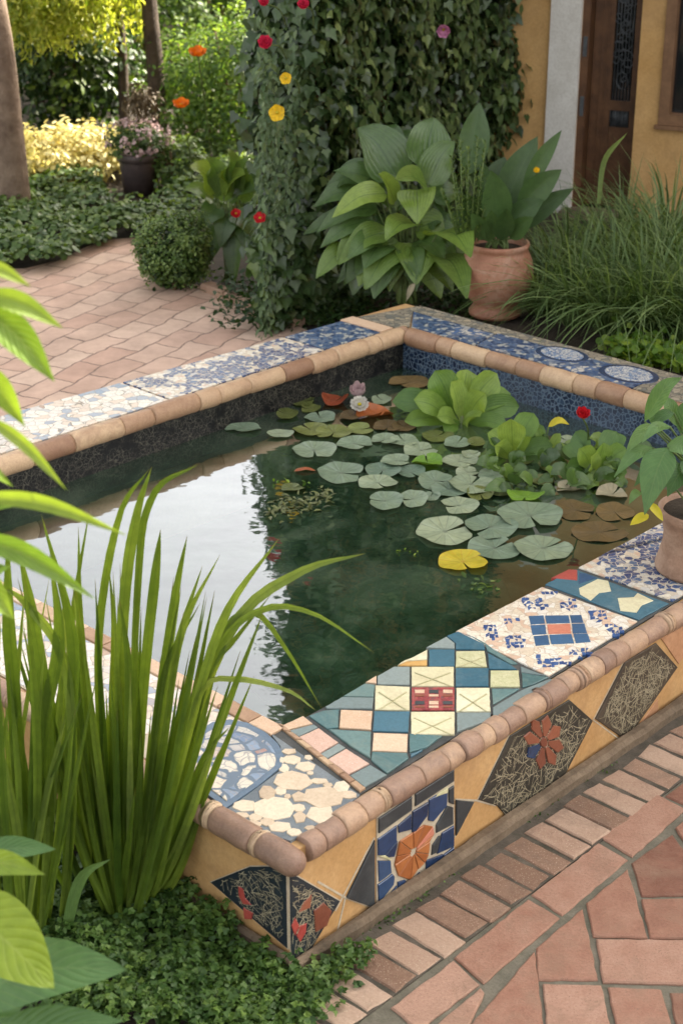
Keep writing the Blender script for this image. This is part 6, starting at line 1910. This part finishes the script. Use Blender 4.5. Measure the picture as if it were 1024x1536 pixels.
# soft herbs in the planting bed behind the pond and under the ivy
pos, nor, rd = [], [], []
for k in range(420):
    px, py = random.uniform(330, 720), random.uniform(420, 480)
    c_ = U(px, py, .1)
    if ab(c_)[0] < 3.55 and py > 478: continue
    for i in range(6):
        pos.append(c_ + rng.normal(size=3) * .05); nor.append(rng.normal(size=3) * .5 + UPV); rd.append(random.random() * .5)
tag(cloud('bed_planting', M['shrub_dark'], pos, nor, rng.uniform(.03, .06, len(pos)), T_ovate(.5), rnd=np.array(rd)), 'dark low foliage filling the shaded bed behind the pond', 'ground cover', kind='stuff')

# far planter
fb = U(209, 289, 0)
kf = np.linalg.norm(fb - np.array([0, 0, CAMH])) / FPX
pr_ = 28 * kf
planter = thing('flower_planter', 'dark tapered garden planter standing in the ground cover', 'planter', fb)
mb = MB(); mb.lathe(fb, [(.001, 0), (pr_ * .78, 0), (pr_ * .96, .25), (pr_ * .98, .26), (pr_ * 1.06, .262), (pr_ * 1.08, .315), (pr_ * 1.0, .318), (pr_ * .9, .29), (.001, .285)], 32)
mb.build('pot_body', M['dark_pot'], planter)
fp2 = thing('planter_flowers', 'bushy plant with dusty pink blossoms in the dark planter', 'plant', fb + UPV * .29)
pos, nor, rd = crown_pts(fb + UPV * .40, (.26, .24, .14), 110, 12, .05, .4)
cloud('foliage', M['cover'], pos, nor, rng.uniform(.025, .05, len(pos)), T_ovate(.5), fp2, rnd=rd * .6)
pos, nor, rd = crown_pts(fb + UPV * .43, (.27, .25, .14), 60, 8, .035, .8)
cloud('blossom', M['p_dusty'], pos, nor, rng.uniform(.02, .035, len(pos)), T_round(), fp2, rnd=rd)
pos, nor, rd = crown_pts(fb + np.array([.05, .1, .66]), (.17, .17, .16), 60, 12, .06, .2)
cloud('reddish_twig', M['pad_brown'], pos, nor, rng.uniform(.03, .06, len(pos)), T_ovate(.25), fp2, (0, 0, 1), .7, rd)

# ------------------------------------------------------------------ foreground left: sword leaves
cb_ = U(185, 1385, 0)
iris = thing('sword_leaf_clump', 'tall clump of upright sword shaped leaves in front of the pond corner', 'sword leaf plant', cb_, 'sword leaf clumps by the pond')
mb = MB()
SY = cb_[1]


def blade(mb_, pts, wpx, y0, y1, rn=None, prof='sword', wob=.25):
    ys_ = np.linspace(y0, y1, len(pts))
    P3 = [D(x, y, yy) for (x, y), yy in zip(pts, ys_)]
    P3[0] = U(pts[0][0], pts[0][1], max(-.02, P3[0][2])) if False else P3[0]
    mb_.leaf(P3, wpx * (SY / _c) / FPX, (random.uniform(-.5, .5), -1, .25), .35, prof, 0, random.random() if rn is None else rn, 18, .01)


for (pts, wp, rn) in [
        ([(182, 1372), (176, 1150), (186, 900), (205, 770), (228, 700)], 24, .62), ([(170, 1372), (150, 1100), (150, 930), (180, 770), (224, 704)], 17, .5), ([(190, 1372), (205, 900), (228, 745), (298, 696)], 16, .45),
        ([(196, 1372), (214, 1050), (232, 870), (241, 794)], 22, .45), ([(200, 1375), (232, 1100), (262, 900), (281, 803)], 18, .5), ([(202, 1375), (240, 1080), (270, 950), (304, 848)], 16, .6), ([(206, 1375), (250, 1080), (276, 940), (330, 832)], 14, .7),
        ([(212, 1375), (275, 1130), (335, 930), (418, 808)], 20, .7), ([(214, 1375), (270, 1150), (350, 940), (450, 858), (548, 830)], 23, .85), ([(216, 1370), (255, 1180), (320, 985), (390, 915), (470, 920), (562, 980)], 14, .6),
        ([(218, 1370), (262, 1170), (330, 960), (380, 918), (430, 975), (482, 1062)], 13, .5), ([(222, 1370), (280, 1220), (340, 1060), (396, 915)], 17, .35), ([(220, 1370), (250, 1200), (300, 1040), (350, 1018), (430, 1035), (474, 1066)], 13, .9),
        ([(224, 1370), (265, 1180), (315, 1010), (352, 960), (408, 890)], 14, .55), ([(150, 1372), (120, 1100), (108, 950), (135, 760)], 15, .4), ([(160, 1372), (140, 1120), (122, 950), (118, 790)], 16, .35), ([(176, 1374), (168, 1100), (172, 950), (164, 850)], 14, .5), ([(210, 1374), (232, 1150), (250, 1010), (272, 880)], 15, .6),
        ([(226, 1366), (280, 1200), (310, 1130), (345, 1090)], 13, .35), ([(206, 1376), (225, 1180), (246, 1010), (300, 905)], 16, .4), ([(200, 1376), (212, 1180), (205, 1010), (208, 830)], 16, .3), ([(186, 1376), (190, 1150), (192, 1000), (180, 900)], 18, .3)]:
    blade(mb, pts, wp * .74, SY, SY - .04 + random.uniform(-.06, .10), rn)
for k in range(105):
    bx = random.uniform(135, 240); t_ = (bx - 187) / 55
    lean = t_ * random.uniform(70, 150) + random.gauss(0, 22)
    ty = random.uniform(880, 1230) - 40 * (1 - abs(t_))
    pts = [(bx * .55 + 187 * .45, 1378 - abs(t_) * 12), (bx + lean * .35, (1378 + ty) / 2 + 40), (bx + lean, ty)]
    blade(mb, pts, random.uniform(8, 15), SY + random.uniform(-.07, .07), SY + random.uniform(-.12, .12), random.betavariate(2, 3))
mb.build('leaf_blade', M['sword'], iris)
# second clump at the left picture edge
i2 = U(45, 1400, 0)
iris2 = thing('sword_leaf_clump', 'darker clump of sword leaves at the left picture edge', 'sword leaf plant', i2, 'sword leaf clumps by the pond')
mb = MB()
for k in range(62):
    bx = random.uniform(-90, 105); lean = (bx - 30) * .5 + random.gauss(0, 30); ty = random.uniform(850, 1250)
    blade(mb, [(bx * .6 + 12, 1395), (bx + lean * .3, (1395 + ty) / 2), (bx + lean, ty)], random.uniform(8, 14), SY - .15 + random.uniform(-.12, .1), SY - .1 + random.uniform(-.15, .15), random.betavariate(2, 3.5))
for (pts, wp, rn) in [([(20, 1380), (25, 1100), (15, 940), (12, 800)], 22, .3), ([(70, 1380), (72, 1100), (50, 930), (28, 820)], 20, .4), ([(95, 1380), (110, 1200), (100, 1000), (40, 905), (0, 880)], 16, .7), ([(60, 1380), (64, 1120), (90, 960), (75, 830)], 20, .45), ([(100, 1380), (108, 1100), (110, 950), (62, 770)], 20, .3)]:
    blade(mb, pts, wp, SY - .1, SY - .15, rn)
mb.build('leaf_blade', M['sword'], iris2)
sb_ = MB(); q0 = U(100, 1425, 0)
e = thing('striped_blade', 'single curved pale striped leaf left of the parsley ground cover', 'leaf', q0)
sb_.leaf([q0, D(105, 1370, q0[1] - .03), D(125, 1312, q0[1] - .05), D(166, 1289, q0[1] - .08)], .032, (.2, -1, .3), .3, 'sword', 0, .75, 14); sb_.build('leaf_blade', M['lance'], e)

# parsley-like herb
pos, nor, rd = [], [], []
for k in range(900):
    px, py = random.uniform(60, 545), random.uniform(1345, 1560)
    lim = np.interp(px, [60, 250, 290, 330, 400, 455, 470, 545], [1345, 1348, 1372, 1415, 1458, 1492, 1470, 1428])
    lo = np.interp(px, [60, 430, 480, 545], [1600, 1600, 1500, 1440])
    if py < lim or py > lo: continue
    c_ = U(px, py, 0); hh = .03 + .10 * max(0, .45 + mnoise.noise(Vector((c_[0] * 7, c_[1] * 7, 3))))
    hh *= np.interp(px, [60, 260, 330, 460], [1, 1, .6, .4])
    tone = random.gauss(.42, .18)
    for j in range(6):
        q = c_ + rng.normal(size=3) * np.array([.03, .03, .014]) + UPV * hh
        for i in range(6):
            a0 = 6.283 * i / 6
            pos.append(q + np.array([math.cos(a0), math.sin(a0), .2]) * .006); nor.append(np.array([math.cos(a0) * .35, math.sin(a0) * .35, .9]) + rng.normal(size=3) * .3); rd.append(tone + random.gauss(0, .13))
tag(cloud('herb_ground_cover', M['herb'], pos, nor, rng.uniform(.012, .024, len(pos)), T_ivy(), rnd=np.array(rd)), 'curly parsley like ground cover at the foot of the pond corner', 'ground cover', kind='stuff')
# the same low cover runs on along the left wall
pos, nor, rd = [], [], []
for k in range(900):
    a0, b0 = random.uniform(-1.3, -.50), random.uniform(.2, 2.9)
    c_ = P(a0, b0); hh = .03 + .08 * max(0, .45 + mnoise.noise(Vector((c_[0] * 5, c_[1] * 5, 8)))); tone = random.gauss(.5, .18)
    for i in range(10):
        o_ = nrm(rng.normal(size=3)); o_[2] = abs(o_[2])
        pos.append(c_ + o_ * np.array([.07, .07, .05]) + UPV * hh); nor.append(o_ + UPV * .7 + rng.normal(size=3) * .3); rd.append(tone + random.gauss(0, .15))
tag(cloud('ground_cover', M['cover'], pos, nor, rng.uniform(.025, .045, len(pos)), T_round(), rnd=np.array(rd)), 'leafy ground cover along the left outer wall of the pond', 'ground cover', kind='stuff')
# moss and weeds in the joint along the plinth
pos, nor, rd = [], [], []
for k in range(420):
    a0 = random.uniform(-.45, 2.6); 
    if mnoise.noise(Vector((a0 * 4.0, 1.3, 0))) < -.02: continue
    c_ = P(a0, FB - .045 + random.gauss(0, .008), .004)
    for i in range(5):
        pos.append(c_ + rng.normal(size=3) * np.array([.010, .010, .005])); nor.append(rng.normal(size=3) * .6 + UPV); rd.append(random.random() * .7)
tag(cloud('joint_moss', M['herb'], pos, nor, rng.uniform(.005, .011, len(pos)), T_round(), rnd=np.array(rd)), 'small weeds and moss in the joint along the pond plinth', 'moss', kind='stuff')

# ------------------------------------------------------------------ near blurred leaves
fb_ = thing('leafy_branch', 'out of focus branch of bright yellow green leaves at the left edge', 'branch', D(-90, 640, 2.5))
mb, ms_ = MB(), MB()
for (b0, t0, wp, dy, rn) in [((-40, 395), (46, 430), 26, 0, .9), ((-30, 440), (94, 492), 40, 0, .75), ((-30, 460), (82, 572), 62, .02, .55), ((-40, 545), (38, 640), 46, .05, .7), ((-30, 620), (100, 735), 24, -.05, .85),
                             ((-60, 745), (190, 803), 30, -.1, .8), ((-60, 800), (142, 898), 44, -.05, .45), ((-50, 770), (70, 752), 26, .05, .4), ((-60, 850), (22, 930), 60, .0, .7), ((-50, 690), (20, 730), 24, .1, .6), ((-60, 880), (16, 850), 40, .06, .35)]:
    p0 = pxleaf(mb, b0, t0, wp * .82, 2.5 + dy * .5, 2.5 + dy, .08, .25, 'lance', rn, (random.uniform(-.2, .4), -.8, .55), 0, .015, 12)
    ms_.tube(smooth([D(-120, b0[1] + 60, 2.5), (D(-120, b0[1] + 60, 2.5) + p0) / 2 + UPV * .01, p0], 6), .003, 6)
ms_.tube(smooth([D(-130, 1100, 2.5), D(-125, 800, 2.5), D(-100, 400, 2.5), D(-80, 330, 2.5)], 14), .006, 7)
mb.build('foliage', M['fresh'], fb_); ms_.build('stem', M['stem'], fb_)
e = thing('broad_leaf_plant', 'blurred broad leaves, one yellow green, in the bottom left corner', 'plant', U(-60, 1640, 0))
mb, m2, ms_ = MB(), MB(), MB()
p0 = pxleaf(mb, (-70, 1350), (82, 1482), 128, 2.5, 2.45, .05, .12, 'ovate', .9, (.15, -.85, .6), 0, .02, 14)
pxleaf(mb, (-60, 1315), (68, 1312), 46, 2.52, 2.45, .14, .3, 'lance', .75, (0, -.7, .7), 0, .02, 14)
pxleaf(m2, (-60, 1500), (192, 1455), 110, 2.6, 2.55, .10, .2, 'ovate', .5, (.1, -.6, .8), 0, .03, 14)
pxleaf(m2, (-40, 1570), (186, 1532), 70, 2.55, 2.5, .06, .2, 'ovate', .35, (.1, -.5, .8), 0, .03, 14)
pxleaf(m2, (-50, 1290), (84, 1274), 42, 2.75, 2.75, .08, .2, 'ovate', .3, (0, -.6, .8), 0, .02, 14)
pxleaf(m2, (-50, 1560), (90, 1440), 90, 2.7, 2.7, .1, .2, 'ovate', .15, (0, -.6, .8), 0, .02, 14)
for q in ((-70, 1350), (-60, 1315), (-60, 1500), (-40, 1570), (-50, 1290), (-50, 1560)):
    ms_.tube(smooth([U(-60, 1640, 0), (U(-60, 1640, 0) + D(*q, 2.55)) / 2 + np.array([-.05, 0, .05]), D(*q, 2.55)], 8), .006, 6)
mb.build('foliage', M['fresh'], e, True, 'bright yellow green leaf'); m2.build('foliage', M['lance'], e, True, 'grey green leaf'); ms_.build('stem', M['stem'], e)
